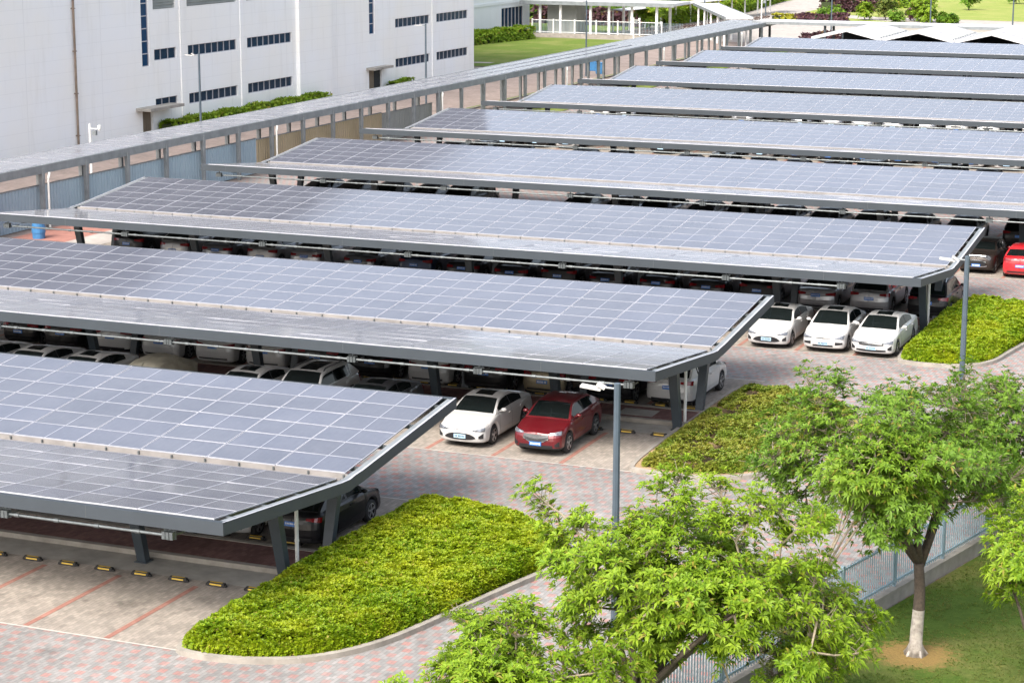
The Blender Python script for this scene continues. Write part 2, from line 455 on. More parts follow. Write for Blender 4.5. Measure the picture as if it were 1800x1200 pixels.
def corrugated(name, a, b, pitch):
    m = NT(name); x, y, z = m.xyz(m.pos())
    f = m.math('FRACT', m.math('DIVIDE', y, pitch))
    t = m.math('ABSOLUTE', m.math('SUBTRACT', f, 0.5))
    n = m.noise(0.9, 5, 0.6, m.pos())
    c = m.mix(m.ramp(n, 0.3, 0.7), a, b)
    m.set(Base_Color=c, Roughness=0.5)
    m.bump(m.ramp(t, 0.12, 0.25), 0.9, 0.06)
    return m.mat
M['upper_cladding'] = plain('dark_upper_cladding', (0.045,0.05,0.06), 0.6)
M['hoard_blue'] = corrugated('blue_hoarding_sheet', (0.30,0.40,0.47), (0.34,0.44,0.50), 0.30)
M['hoard_tan'] = corrugated('tan_hoarding_sheet', (0.40,0.32,0.19), (0.46,0.37,0.24), 0.30)
M['hoard_grey'] = corrugated('grey_hoarding_sheet', (0.27,0.28,0.26), (0.31,0.32,0.30), 0.9)
#==SECTION2==

# ------------------------------------------------------------------ ground and paving
D = 19.857                 # distance between canopy rows
def sheet(name, pts, z, mat, kind='structure', label=None):
    mb = MB(); mb.add([(x, y, z) for x, y in pts], [tuple(range(len(pts)))])
    return tag(mb.build(name, mat), label, None, None, kind)
def rect(x0, x1, y0, y1): return [(x0,y0),(x1,y0),(x1,y1),(x0,y1)]
sheet('ground', rect(-900, 900, -400, 1500), -0.05, M['ground'])
sheet('parking_lot_paving', rect(-42.0, 16.5, -45, 182), -0.018, M['aisle'])
sheet('access_road', rect(-60.2, -42.0, -20, 196), -0.022, M['road_pink'])

NCAN = 9
LINE0 = {1: -2.82, 2: -0.72, 3: 4.25}
XR = {k: min(4.4 * (k - 1), 17.6) for k in range(1, NCAN + 1)}
XL = -35.2
# bays, islands, red lines and kerbs, per double row
bays = MB(); lines = MB(); islands = MB(); kerbs = MB(); edges = MB(); aprons = MB()
for k in range(1, NCAN + 1):
    y0 = D * (k - 1); xr = XR[k] + (0.0 if k < 4 else 6.0)
    bays.quad((XL-1.5, y0-14.35, -0.012), (xr+0.2, y0-14.35, -0.012), (xr+0.2, y0-0.3, -0.012), (XL-1.5, y0-0.3, -0.012))
    edges.quad((XL-1.5, y0-14.43, -0.006), (xr+0.2, y0-14.43, -0.006), (xr+0.2, y0-14.35, -0.006), (XL-1.5, y0-14.35, -0.006))
    edges.quad((XL-1.5, y0-0.3, -0.006), (xr+0.2, y0-0.3, -0.006), (xr+0.2, y0-0.22, -0.006), (XL-1.5, y0-0.22, -0.006))
    if k <= 6:
        x = LINE0.get(k, 4.25 if k % 2 else 1.9)
        x += 2.42 * math.ceil((xr - x - 0.4) / 2.42 - 1)
        while x > XL - 1:
            for a, b in ((y0-14.33, y0-9.95), (y0-5.45, y0-0.32)):
                lines.quad((x-0.085, a, -0.006), (x+0.085, a, -0.006), (x+0.085, b, -0.006), (x-0.085, b, -0.006))
            x -= 2.42
    islands.box(XL-1.0, xr-0.35, y0-8.02, y0-6.42, -0.005, 0.125)
    for a, b in ((y0-8.22, y0-8.02), (y0-6.42, y0-6.22)):
        kerbs.box(XL-1.0, xr-0.35, a, b, -0.005, 0.14)
    aprons.quad((XL-1.2, y0-9.5, -0.006), (xr-0.3, y0-9.5, -0.006), (xr-0.3, y0-8.22, -0.006), (XL-1.2, y0-8.22, -0.006))
for nm, mb, mt in (('parking_bay_paving', bays, 'bay'), ('stall_line', lines, 'line'), ('median_island', islands, 'island'),
                   ('median_kerb', kerbs, 'kerb'), ('bay_edge_strip', edges, 'pale_strip'), ('bay_apron', aprons, 'concrete')):
    tag(mb.build(nm, M[mt]), None, None, None, 'structure')

# ------------------------------------------------------------------ solar canopies
H = 3.247                  # height of the front and rear edges
PL, PW = 2.2, 1.1          # module pitch along and across a row
ALF = R(5.97)
YV = -6 * PW * math.cos(ALF); ZV = H - 6 * PW * math.sin(ALF)     # valley edge of the rear plane
GUT = 0.525
YF0 = YV - GUT; ZF0 = ZV - 0.03
YF = YF0 - 6 * PW * math.cos(ALF); ZFE = ZF0 + 6 * PW * math.sin(ALF)

def panel_mb(ox=0, oy=0, oz=0, mb=None, xf=None):
    """one framed module lying in XY about the origin"""
    mb = mb or MB()
    a, b, t, fr = PL/2 - 0.009, PW/2 - 0.008, 0.035, 0.018
    P = lambda x, y, z: xf(x, y, z) if xf else (x, y, z)
    def q(x0, x1, y0, y1, z, m): mb.quad(P(x0,y0,z), P(x1,y0,z), P(x1,y1,z), P(x0,y1,z), m)
    q(-a+fr, -0.009, -b+fr, b-fr, t-0.003, 0); q(0.009, a-fr, -b+fr, b-fr, t-0.003, 0)
    q(-0.009, 0.009, -b+fr, b-fr, t-0.003, 1)
    q(-a, a, -b, -b+fr, t, 1); q(-a, a, b-fr, b, t, 1); q(-a, -a+fr, -b+fr, b-fr, t, 1); q(a-fr, a, -b+fr, b-fr, t, 1)
    mb.quad(P(-a,-b,0), P(-a,b,0), P(a,b,0), P(a,-b,0), 2)
    for p, r_ in (((-a,-b),(a,-b)), ((a,-b),(a,b)), ((a,b),(-a,b)), ((-a,b),(-a,-b))):
        mb.quad(P(p[0],p[1],0), P(r_[0],r_[1],0), P(r_[0],r_[1],t), P(p[0],p[1],t), 1)
    return mb
PANEL_MATS = [M['pv'], M['alu'], M['backsheet']]
_pp = panel_mb().build('solar_panel', PANEL_MATS)
PANEL_MESH = _pp.data; bpy.data.objects.remove(_pp)
PANEL_MESH_W = PANEL_MESH.copy(); PANEL_MESH_W.materials[0] = M['pv_walk']

def place_panels(root, poses, cap, mesh, mats):
    """poses: (x, y, z, ax) world centre and tilt about X. The ones that show largest become parts, the rest one part"""
    ro = root.location
    def size(p):
        q = project(p[:3])
        if q is None: return -1
        u, v, z = q
        inside = -120 < u < 1920 and -60 < v < 1260
        return (1.0 if inside else 1e-3) / z
    order = sorted(poses, key=size, reverse=True)
    for p in order[:cap]:
        o = bpy.data.objects.new('solar_panel', mesh); COL.objects.link(o); o.parent = root
        o.location = (p[0]-ro.x, p[1]-ro.y, p[2]-ro.z)
        o.rotation_euler = (p[3] + R(rng.gauss(0, .24)), R(rng.gauss(0, .20)), p[4] if len(p) > 4 else 0)
    rest = order[cap:]
    if rest:
        mb = MB()
        for p in rest:
            m4 = Matrix.Translation((p[0]-ro.x, p[1]-ro.y, p[2]-ro.z)) @ Euler((p[3], 0, p[4] if len(p) > 4 else 0)).to_matrix().to_4x4()
            panel_mb(mb=mb, xf=lambda x, y, z: tuple(m4 @ Vector((x, y, z))))
        o = mb.build('solar_panel_array', mats, root); o['kind'] = 'stuff'

FRAMES = {1: [-0.82, -5.3], 2: [3.85, -0.6, -5.3], 3: [8.3, 1.95, -5.3]}
CAN_LABEL = {
 1: 'nearest solar carport canopy, cut off by the left edge, ending at the lime shrub bed',
 2: 'second solar carport canopy from the camera, over the white sedan and red crossover',
 3: 'solar carport canopy, third from the camera, over the three white sedans in a row',
 4: 'solar carport canopy, fourth from the camera, above the dark hatchback and bright red hatchback',
 5: 'solar carport canopy, fifth from the camera, its left end beside the tan hoarding',
 6: 'solar carport canopy, sixth from the camera, its left end just past the grey hoarding',
 7: 'solar carport canopy, third from the far end of the lot',
 8: 'solar carport canopy, next to last at the far end of the lot',
 9: 'farthest solar carport canopy, right in front of the white zigzag roofs'}
CANOPY = {}
for k in range(1, NCAN + 1):
    y0 = D * (k - 1); xr = XR[k]; xc = (XL + xr) / 2
    root = thing('solar_canopy', CAN_LABEL[k], 'carport', (xc, y0 - 7.2, 0), 0, 'solar carport canopies over the parking rows')
    CANOPY[k] = root; O = tuple(root.location)
    ncol = int(round((xr - XL) / PL))
    poses = []
    for i in range(ncol):
        x = xr - (i + 0.5) * PL
        for j in range(6):
            d = (j + 0.5) * PW
            poses.append((x, y0 - d*math.cos(ALF), H - d*math.sin(ALF), ALF))
            poses.append((x, y0 + YF0 - d*math.cos(ALF), ZF0 + d*math.sin(ALF), -ALF))
    place_panels(root, poses, 100 if k <= 5 else 40, PANEL_MESH, PANEL_MATS)
    # gutter in the valley
    mb = MB()
    mb.box(XL-0.1, xr+0.1, y0+YF0+0.02, y0+YV-0.02, ZV-0.16, ZV-0.11)
    mb.box(XL-0.1, xr+0.1, y0+YV-0.05, y0+YV-0.02, ZV-0.11, ZV+0.01); mb.box(XL-0.1, xr+0.1, y0+YF0+0.02, y0+YF0+0.05, ZV-0.11, ZV-0.005)
    if k <= 3:
        for i in range(ncol * 2):
            x = xr - i * PL / 2 - 0.02
            mb.box(x-0.022, x+0.022, y0+YV-0.10, y0+YV-0.052, ZV-0.10, ZV-0.01, 1)
    mb.build('gutter', [M['gutter'], M['galv']], root, O)
    # fascias
    fh = 0.33
    mb = MB(); mb.box(XL-0.36, xr+0.36, y0+YF-0.20, y0+YF-0.14, ZFE-fh+0.01, ZFE+0.012)
    mb.box(XL-0.36, xr+0.36, y0+YF-0.138, y0+YF-0.02, ZFE-0.02, ZFE+0.004)
    x = xr - 3.6
    while x > XL:
        mb.box(x-0.006, x+0.006, y0+YF-0.2025, y0+YF-0.1995, ZFE-fh+0.012, ZFE+0.011, 1); x -= 7.26
    mb.build('front_fascia', [M['fascia'], M['galv']], root, O)
    mb = MB(); mb.box(XL-0.36, xr+0.36, y0+0.14, y0+0.20, H-fh+0.01, H+0.012)
    mb.box(XL-0.36, xr+0.36, y0+0.02, y0+0.138, H-0.02, H+0.004)
    mb.build('rear_fascia', M['fascia'], root, O)
    for sx in (1, -1):
        xe = xr if sx > 0 else XL
        xa, xb = (xe+0.30, xe+0.36) if sx > 0 else (xe-0.36, xe-0.30)
        top = [(y0+YF-0.138, ZFE+0.010), (y0+YF0-0.35, ZF0+0.045), (y0+YF0+0.1, ZF0+0.02), (y0+YV-0.1, ZV+0.03), (y0+YV+0.35, ZV+0.052), (y0+0.138, H+0.010)]
        bot = [(y, z-fh) for y, z in reversed(top)]
        mb = MB(); mb.yz_prism(top + bot, xa, xb)
        # top flange
        for (ya, za), (yb, zb) in zip(top[:-1], top[1:]):
            xi0, xi1 = (xe+0.13, xe+0.298) if sx > 0 else (xe-0.298, xe-0.13)
            mb.add([(xi0,ya,za-0.012),(xi1,ya,za-0.012),(xi1,yb,zb-0.012),(xi0,yb,zb-0.012)], [(0,1,2,3)], 1)
            xo0, xo1 = (xe+0.296, xe+0.364) if sx > 0 else (xe-0.364, xe-0.296)
            mb.add([(xo0,ya,za+0.003),(xo1,ya,za+0.003),(xo1,yb,zb+0.003),(xo0,yb,zb+0.003)], [(0,1,2,3)], 2)
        mb.build('side_fascia', [M['fascia'], M['galv_grey'], M['alu']], root, O)
    # purlins under the panels
    for j in range(4):
        for pl in (0, 1):
            d = (0.6 + 1.8 * j)
            yy = y0 - d*math.cos(ALF) if pl == 0 else y0 + YF0 - d*math.cos(ALF)
            zz = H - d*math.sin(ALF) if pl == 0 else ZF0 + d*math.sin(ALF)
            mb = MB(); mb.box(XL-0.25, xr+0.25, yy-0.04, yy+0.04, zz-0.13, zz-0.015)
            mb.build('purlin', M['galv'], root, O)
    # frames: a pair of splayed posts carrying a bent beam
    fx = FRAMES.get(k, [16.45, 9.2, 1.95, -5.3])
    fx = [x for x in fx if x < xr] + [-12.55, -19.8, -27.05, -33.6]
    for x in fx:
        mb = MB()
        for pa, pb in (((y0+YF-0.05, ZFE-0.24), (y0+YF0-0.2, ZF0-0.27)), ((y0+YF0-0.2, ZF0-0.27), (y0+YV+0.2, ZV-0.27)), ((y0+YV+0.2, ZV-0.27), (y0+0.05, H-0.24))):
            mb.beam((x, pa[0], pa[1]), (x, pb[0], pb[1]), 0.16, 0.26)
        mb.build('roof_beam', M['steel'], root, O)
        for ya, yb in ((y0-8.62, y0-9.27), (y0-6.12, y0-5.42)):
            mb = MB(); mb.beam((x, ya, 0.0), (x, yb, 2.48 if ya < yb else 2.50), 0.24, 0.27, 0, 0.27, 0.34, (1,0,0))
            mb.box(x-0.2, x+0.2, ya-0.2, ya+0.2, -0.005, 0.02)
            mb.build('post', M['steel'], root, O)
    # conduit with junction boxes below the front edge
    cx1 = {1: -1.30, 2: 3.8, 3: 5.9}.get(k, xr - 2.2)
    yc = y0 + YF - 0.02
    mb = MB(); mb.tube([(XL+1.0, yc, 2.67), (cx1, yc, 2.67)], 0.042, 8)
    x = cx1 - 0.9
    while x > XL + 1:
        mb.tube([(x-0.07, yc, 2.67), (x+0.07, yc, 2.67)], 0.06, 8); x -= 1.2
    cd = mb.build('conduit', M['galv'], root, O)
    bx = [cx1] + [x-0.9 for x in fx if x-0.9 < cx1-2]
    for x in bx:
        mb = MB()
        for s_ in (-0.11, 0.0, 0.11): mb.box(x+s_-0.045, x+s_+0.045, yc-0.09, yc+0.05, 2.58, 2.77)
        mb.box(x-0.17, x+0.17, yc+0.05, yc+0.08, 2.56, 2.80)
        mb.beam((x, yc+0.065, 2.80), (x, yc+0.065, 2.97), 0.05, 0.03)
        mb.beam((x, yc+0.07, 2.60), (x, yc+0.9, 2.57), 0.04, 0.04)
        mb.build('junction_box', M['galv'], root, O)
    xp = {1: -0.86, 2: 3.86, 3: 8.3}.get(k, fx[0])
    mb = MB(); mb.tube([(xp+0.02, y0-7.9, 0.0), (xp+0.02, y0-7.9, ZV-0.12)], 0.055, 10)
    mb.tube([(xp+0.02, y0-7.9, 0.9), (xp+0.02, y0-7.9, 0.96)], 0.065, 10)
    mb.build('downpipe', M['white_pipe'], root, O)

# wheel stops
_mb = MB()
_p = [(-0.075, 0.0), (0.075, 0.0), (0.045, 0.10), (-0.045, 0.10)]
_mb.yz_prism(_p, -0.26, 0.26, 0)
_mb.yz_prism([(-0.06,0.0),(0.06,0.0),(0.03,0.05),(-0.03,0.05)], 0.262, 0.31, 0); _mb.yz_prism([(-0.06,0.0),(0.06,0.0),(0.03,0.05),(-0.03,0.05)], -0.31, -0.262, 0)
stop0 = _mb.build('wheel_stop', M['rubber'])
_mb = MB(); _mb.box(-0.19, 0.19, -0.022, 0.022, 0.1005, 0.105)
_mb.quad((-0.18,-0.0715,0.030), (0.18,-0.0715,0.030), (0.18,-0.0600,0.068), (-0.18,-0.0600,0.068))
_mb.build('reflector', M['yellow'], stop0)
refresh_kids(stop0)
_first = True
def put_stop(x, y, label, group):
    global _first
    o = stop0 if _first else copy_tree(stop0)
    _first = False
    o.location = (x, y, 0.0); o.rotation_euler = (0,0,0)
    tag(o, label, 'wheel stop', group)
for i in range(8):
    put_stop(-1.15 - 1.18*i, -9.72, f'yellow and black wheel stop on the empty front bays, {ORD[i+1]} from the lime shrub bed', 'wheel stops on the empty front bays')
for i in range(4):
    put_stop(-1.05 - 1.18*i, -5.62, f'wheel stop behind the median under the nearest canopy, {ORD[i+1]} from the lime shrub bed', 'wheel stops behind the nearest median')
for i in range(3):
    put_stop(3.55 - 1.18*i, D-9.72, f'wheel stop in the empty bay beside the red crossover, {ORD[i+1]} from the patchy shrub bed', 'wheel stops beside the red crossover')
for i in range(14):
    put_stop(3.4 - 1.18*i, D-5.62, f'shaded wheel stop behind the second median, {ORD[i+1]} from the patchy shrub bed', 'wheel stops behind the second median')
#==SECTION3==

mb = MB(); mb.box(1.3, 2.6, D-7.75, D-6.85, .126, .134)
tag(mb.build('utility_cover', M['concrete']), 'grey utility cover set in the dark red median near the right canopy posts', 'cover')

# ------------------------------------------------------------------ cars
def interp(x, xs, ys):
    return float(np.interp(x, xs, ys))
def smooth_interp(x, xs, ys):
    """monotone-ish cubic through the points"""
    n = len(xs)
    if x <= xs[0]: return ys[0]
    if x >= xs[-1]: return ys[-1]
    i = max(j for j in range(n-1) if xs[j] <= x)
    h = xs[i+1]-xs[i]; t = (x-xs[i])/h
    d = [(ys[j+1]-ys[j])/(xs[j+1]-xs[j]) for j in range(n-1)]
    def tan(j):
        if j == 0: return d[0]
        if j == n-1: return d[-1]
        return 0 if d[j-1]*d[j] <= 0 else 2*d[j-1]*d[j]/(d[j-1]+d[j])
    m0, m1 = tan(i), tan(i+1)
    return (2*t**3-3*t**2+1)*ys[i]+(t**3-2*t**2+t)*h*m0+(-2*t**3+3*t**2)*ys[i+1]+(t**3-t**2)*h*m1

SPECS = {
 'sedan': dict(L=4.62, W=1.78, H=1.44, wb=2.70, fo=0.93, rw=0.325,
    top=([0,.25,.9,1.32,1.5,2.6,3.75,4.05,4.45,4.62],[.70,.78,.92,.985,1.0,1.02,1.045,1.06,1.05,.98]),
    sC=1.12, sW=1.92, sR=3.0, sD=4.0, sill=.20, roofw=.70, Bp=2.50, Cp=3.42, rear_glass=(3.12,3.92), nose=.16, tail=.14),
 'crossover': dict(L=4.28, W=1.77, H=1.55, wb=2.57, fo=0.88, rw=0.345,
    top=([0,.25,.9,1.25,1.45,2.5,3.5,4.0,4.28],[.78,.88,1.0,1.05,1.07,1.10,1.14,1.12,1.0]),
    sC=1.10, sW=1.80, sR=3.25, sD=4.05, sill=.24, roofw=.70, Bp=2.38, Cp=3.25, rear_glass=(3.45,4.0), nose=.15, tail=.10, clad=True),
 'suv': dict(L=4.55, W=1.84, H=1.67, wb=2.66, fo=0.92, rw=0.355,
    top=([0,.2,.9,1.25,1.45,2.6,3.8,4.3,4.55],[.86,.97,1.05,1.09,1.11,1.13,1.15,1.13,1.05]),
    sC=1.12, sW=1.80, sR=3.72, sD=4.40, sill=.26, roofw=.73, Bp=2.45, Cp=3.45, rear_glass=(3.85,4.36), nose=.13, tail=.08, clad=True, rails=True),
 'hatch': dict(L=4.10, W=1.75, H=1.48, wb=2.56, fo=0.84, rw=0.32,
    top=([0,.22,.85,1.15,1.35,2.4,3.4,3.9,4.10],[.72,.82,.94,.99,1.01,1.03,1.06,1.04,.95]),
    sC=1.02, sW=1.74, sR=3.15, sD=3.90, sill=.20, roofw=.70, Bp=2.25, Cp=3.10, rear_glass=(3.35,3.85), nose=.14, tail=.10),
 'mini': dict(L=3.90, W=1.75, H=1.44, wb=2.50, fo=0.76, rw=0.32,
    top=([0,.15,.75,1.05,1.25,2.4,3.3,3.7,3.90],[.80,.92,.98,1.0,1.02,1.03,1.04,1.02,.92]),
    sC=1.10, sW=1.55, sR=3.25, sD=3.72, sill=.20, roofw=.78, Bp=2.15, Cp=3.0, rear_glass=(3.38,3.68), nose=.10, tail=.08),
}
SPECS['sedan_b'] = dict(SPECS['sedan'], H=1.48, sW=1.88, sR=3.05, L=4.58)
SPECS['sedan_c'] = dict(SPECS['sedan'], H=1.46, W=1.80, L=4.70, top=([0,.20,.9,1.32,1.5,2.6,3.75,4.10,4.5,4.70],[.74,.82,.93,.985,1.0,1.02,1.05,1.07,1.06,.98]), sD=4.08, rear_glass=(3.15,4.0))
def car_shape(sp):
    L, W = sp['L'], sp['W']
    def plan(s):
        """half width factor; superellipse ends"""
        f = 1.0
        a, n = 0.42, 3.2
        if s < a: f = min(f, (1-(1-max(s,0)/a)**n)**(1/n))
        b = 0.36
        if s > L-b: f = min(f, (1-(1-max(L-s,0)/b)**n)**(1/n))
        return f * (1 - 0.035*(max(0, 1.3-s)/1.3)**2 - 0.04*(max(0, s-(L-1.3))/1.3)**2)
    def front_s(x, z):
        q = min(1.0, abs(x)/(W/2*0.985)); a, n = 0.42, 3.2
        s0 = a*(1-(1-q**n)**(1/n))
        return s0 + lean_f(z)
    def rear_s(x, z):
        q = min(1.0, abs(x)/(W/2*0.975)); b, n = 0.36, 3.2
        return L - b*(1-(1-q**n)**(1/n)) - lean_r(z)
    def lean_f(z): return sp['nose']*max(0, (z-0.52)/0.35)**2 + 0.10*max(0, (0.36-z)/0.2)**2
    def lean_r(z): return sp['tail']*max(0, (z-0.62)/0.4)**1.5 + 0.10*max(0, (0.42-z)/0.2)**2
    return plan, front_s, rear_s, lean_f, lean_r

def build_car(kind, detail=2):
    """car mesh parts at the origin, front towards -Y; returns an unlabelled Empty with its parts"""
    sp = SPECS[kind]; L, W, Hh = sp['L'], sp['W'], sp['H']
    plan, front_s, rear_s, lean_f, lean_r = car_shape(sp)
    xs, ys = sp['top']
    top = lambda s: smooth_interp(s, xs, ys)
    wf, wr = sp['fo'], sp['fo'] + sp['wb']
    rw = sp['rw']; Ra = rw + 0.055; sill = sp['sill']
    Y = lambda s: s - L/2
    a = 0.42; b = 0.36; n = 3.2
    ss = [a*(1-(1-q**n)**(1/n)) for q in (0.02,.25,.45,.6,.72,.82,.9,.95,.985)]
    ss += list(np.linspace(0.45, L-0.40, 64 if detail > 1 else 40))
    ss += [L - b*(1-(1-q**n)**(1/n)) for q in (.985,.95,.9,.82,.72,.6,.45,.25,.02)]
    T = [0, .10, .30, .52, .72, .88, .965, 1.0, 1.0]
    Wd = [.93, .975, 1.0, .995, .985, .955, .90, .55, 0.0]
    rows = []
    for s in ss:
        hw = W/2*max(0.02, plan(s))
        zt = top(min(max(s, 0.0), L))
        zl = sill + 0.02*max(0, (0.5-s)/0.5)
        for wc in (wf, wr):
            d = abs(s-wc)
            if d < Ra: zl = max(zl, rw + math.sqrt(Ra*Ra-d*d))
        fs = max(0, 1-s/0.9); fr = max(0, 1-(L-s)/0.8)
        row = []
        for t, wd in zip(T, Wd):
            z = zl + t*(zt-zl) + (0.012 if wd == 0 else (0.006 if wd == .55 else 0))
            x = hw*wd if wd < .9 else hw*wd
            sy = s + lean_f(z)*fs - lean_r(z)*fr
            row.append((x, Y(sy), z))
        rows.append(row)
    body = MB(); doors = [MB() for _ in range(4)]
    nr = len(T)
    bR = []; bL = []
    def side_door(s):
        if detail < 2: return None
        if sp['sW']-0.52 < s < sp['Bp']: return 0
        if sp['Bp'] <= s < sp['Cp']+0.10: return 1
        return None
    for side in (1, -1):
        for i in range(len(ss)-1):
            sm = (ss[i]+ss[i+1])/2
            for j in range(nr-1):
                q = [rows[i][j], rows[i+1][j], rows[i+1][j+1], rows[i][j+1]]
                q = [(x*side, y, z) for x, y, z in q]
                if side < 0: q = q[::-1]
                tgt = body; m = 0
                d = side_door(sm)
                if d is not None and 1 <= j <= 5 and abs(sm-wr) > Ra+0.0: tgt = doors[d + (0 if side > 0 else 2)]
                elif sp.get('clad') and (j == 0): m = 1
                elif j == 0 and (sm < 0.35 or sm > L-0.35): m = 1 if sp.get('clad') else 0
                tgt.add(q, [(0,1,2,3)], m)
    # end caps and dark floor
    for idx, rev in ((0, False), (len(ss)-1, True)):
        loop = [(x, y, z) for x, y, z in rows[idx]] + [(-x, y, z) for x, y, z in rows[idx][-2::-1]]
        body.add(loop, [tuple(range(len(loop)))[::-1] if not rev else tuple(range(len(loop)))])
    body.box(-W/2*0.86, W/2*0.86, Y(0.35), Y(L-0.35), sill-0.03, 0.60, 1)
    # greenhouse
    sC, sW, sR, sD = sp['sC'], sp['sW'], sp['sR'], sp['sD']
    def roofz(s):
        t0 = top(sC)+0.0; t1 = top(sD)
        return smooth_interp(s, [sC, sC+(sW-sC)*0.5, sW-0.06, sW+0.3, (sW+sR)/2, sR-0.1, sR+(sD-sR)*0.5, sD],
                             [t0, t0+(Hh-0.05-t0)*0.56, Hh-0.075, Hh-0.02, Hh, Hh-0.035, t1+(Hh-0.10-t1)*0.60, t1+0.005])
    gs = list(np.linspace(sC, sD, 54 if detail > 1 else 30))
    G = []
    bel = []
    for s in gs:
        hw = W/2*plan(s); zb = top(s)-0.012; zr = max(roofz(s), zb+0.012)
        f = min(1, (zr-zb)/(Hh-zb))
        wb_ = hw*0.925; we = wb_ + (W/2*sp['roofw']-wb_)*f
        zrE = zr - 0.05*f
        side_ = [(wb_ + (we-wb_)*t, zb + (zrE-zb)*t) for t in (0, .10, .88, 1.0)]
        topr = [(we*0.90, zrE+0.6*(zr-zrE)), (we*0.5, zr), (0, zr+0.008)]
        G.append([(x, Y(s), z) for x, z in side_ + topr])
    ws = MB(); rg = MB(); sw = [MB(), MB()]; sunr = MB()
    rg0, rg1 = sp['rear_glass']
    for side in (1, -1):
        for i in range(len(gs)-1):
            s = (gs[i]+gs[i+1])/2
            for j in range(6):
                q = [G[i][j], G[i+1][j], G[i+1][j+1], G[i][j+1]]
                q = [(x*side, y, z) for x, y, z in q]
                if side < 0: q = q[::-1]
                tgt, m = body, 0
                if j == 1:
                    if sC+0.30 < s < sp['Bp']-0.045 or sp['Bp']+0.045 < s < sp['Cp']+0.02: tgt = sw[0 if side > 0 else 1]
                    elif abs(s-sp['Bp']) <= 0.045: m = 1
                    elif kind == 'suv' and sp['Cp']+0.10 < s < sR-0.05: tgt = sw[0 if side > 0 else 1]
                elif j >= 4:
                    if sC+0.06 < s < sW-0.02: tgt = ws
                    elif rg0 < s < rg1: tgt = rg
                    elif j >= 4 and sW+0.12 < s < sW+(0.95 if kind == 'sedan_c' else 0.78) and kind.startswith('sedan'): tgt = sunr if j == 5 else body
                    elif kind == 'suv' and sW+0.1 < s < sR-0.5 and j == 5: tgt = sunr
                tgt.add(q, [(0,1,2,3)], m)
    root = thing('parked_car', None, None)
    mats = [None]
    paint = bpy.data.materials.get('white_car_paint')
    def part(mb, name, mat, smooth=True, parent=root):
        if not mb.f: return None
        return mb.build(name, mat, parent, None, smooth)
    bo = part(body, 'body', [paint, M['trim']])
    part(ws, 'windshield', M['car_glass']); part(rg, 'rear_window', M['car_glass'])
    for m_ in sw: part(m_, 'side_window', M['car_glass'])
    part(sunr, 'sunroof', M['car_glass'])
    if detail > 1:
        for di, dm in enumerate(doors):
            do = part(dm, 'door', paint)
            if do:
                side = 1 if di < 2 else -1
                s1 = (sp['Bp'] if di % 2 == 0 else sp['Cp']+0.06) - 0.20
                hmb = MB(); xx = side*W/2*0.985
                hmb.box(min(xx, xx+side*0.035), max(xx, xx+side*0.035), Y(s1)-0.10, Y(s1)+0.10, top(s1)-0.20, top(s1)-0.165)
                hmb.build('handle', paint, do)
        # seams between the doors
        for side in (1, -1):
            for s1 in (sp['sW']-0.52, sp['Bp'], sp['Cp']+0.10):
                if abs(s1-wr) < Ra: continue
                i = min(range(len(ss)), key=lambda q: abs(ss[q]-s1))
                pm = MB()
                for j in range(1, 6):
                    p, q2 = rows[i][j], rows[i][j+1]
                    pm.add([((p[0]+.003)*side, p[1]-.006, p[2]), ((p[0]+.003)*side, p[1]+.006, p[2]), ((q2[0]+.003)*side, q2[1]+.006, q2[2]), ((q2[0]+.003)*side, q2[1]-.006, q2[2])], [(0,1,2,3)])
                pm.build('door_seam', M['trim'], root)
    # patches on the nose and tail
    def patch(name, outline, front, mat, off=0.008, parent=root, nx=10):
        """outline: function t in 0..1 -> (x, zlo, zhi); built as a strip following the surface, with a rim"""
        mb = MB(); P = []
        for i in range(nx+1):
            x, z0, z1 = outline(i/nx)
            col_ = []
            for z in (z0, (z0+z1)/2, z1):
                sy = front_s(x, z)-off if front else rear_s(x, z)+off
                col_.append((x, Y(sy), z))
            for z in (z1, z0):
                sy = front_s(x, z)+0.03 if front else rear_s(x, z)-0.03
                col_.append((x, Y(sy), z))
            P.append(col_)
        for i in range(nx):
            for j, j2 in ((0,1),(1,2),(2,3),(4,0)):
                q = [P[i][j], P[i+1][j], P[i+1][j2], P[i][j2]]
                mb.add(q if front else q[::-1], [(0,1,2,3)])
        mb.add(P[0], [(0,1,2,3,4)]); mb.add(P[-1], [(4,3,2,1,0)])
        return mb.build(name, mat, parent, None, False)
    zt0 = ys[0]
    hw = W/2
    lerp = lambda p, q, t: p + (q-p)*t
    for sd_ in (1, -1):
        if kind == 'mini':
            for nm, rr, mt, of in (('headlight', 0.115, M['headlamp'], 0.02), ('headlight_ring', 0.145, M['chrome'], 0.012)):
                mb = MB(); pts = []
                cx_, cz_ = sd_*0.56, 0.80
                sy = front_s(cx_, cz_)
                mb.tube([(cx_, Y(sy)+0.05, cz_), (cx_, Y(sy)-of, cz_)], rr, 16); mb.build(nm, mt, root)
        else:
            z0, z1 = {'sedan': (.58,.70), 'sedan_b': (.58,.72), 'sedan_c': (.58,.70), 'crossover': (.72,.84), 'suv': (.80,.93), 'hatch': (.66,.78)}[kind]
            patch('headlight', lambda t: (sd_*lerp(hw*.52, hw*.93, t), lerp(z0+.03, z0+.02, t), lerp(z0+.07, z1+.03, t)), True, M['headlamp'], 0.010)
        z0, z1 = {'sedan': (.78,.93), 'sedan_b': (.78,.93), 'sedan_c': (.78,.93), 'crossover': (.86,1.0), 'suv': (.90,1.06), 'hatch': (.80,.97), 'mini': (.72,.90)}[kind]
        patch('taillight', lambda t: (sd_*lerp(hw*.50, hw*.955, t), lerp(z0+.05, z0, t), lerp(z1-.03, z1, t)), False, M['taillamp'], 0.012)
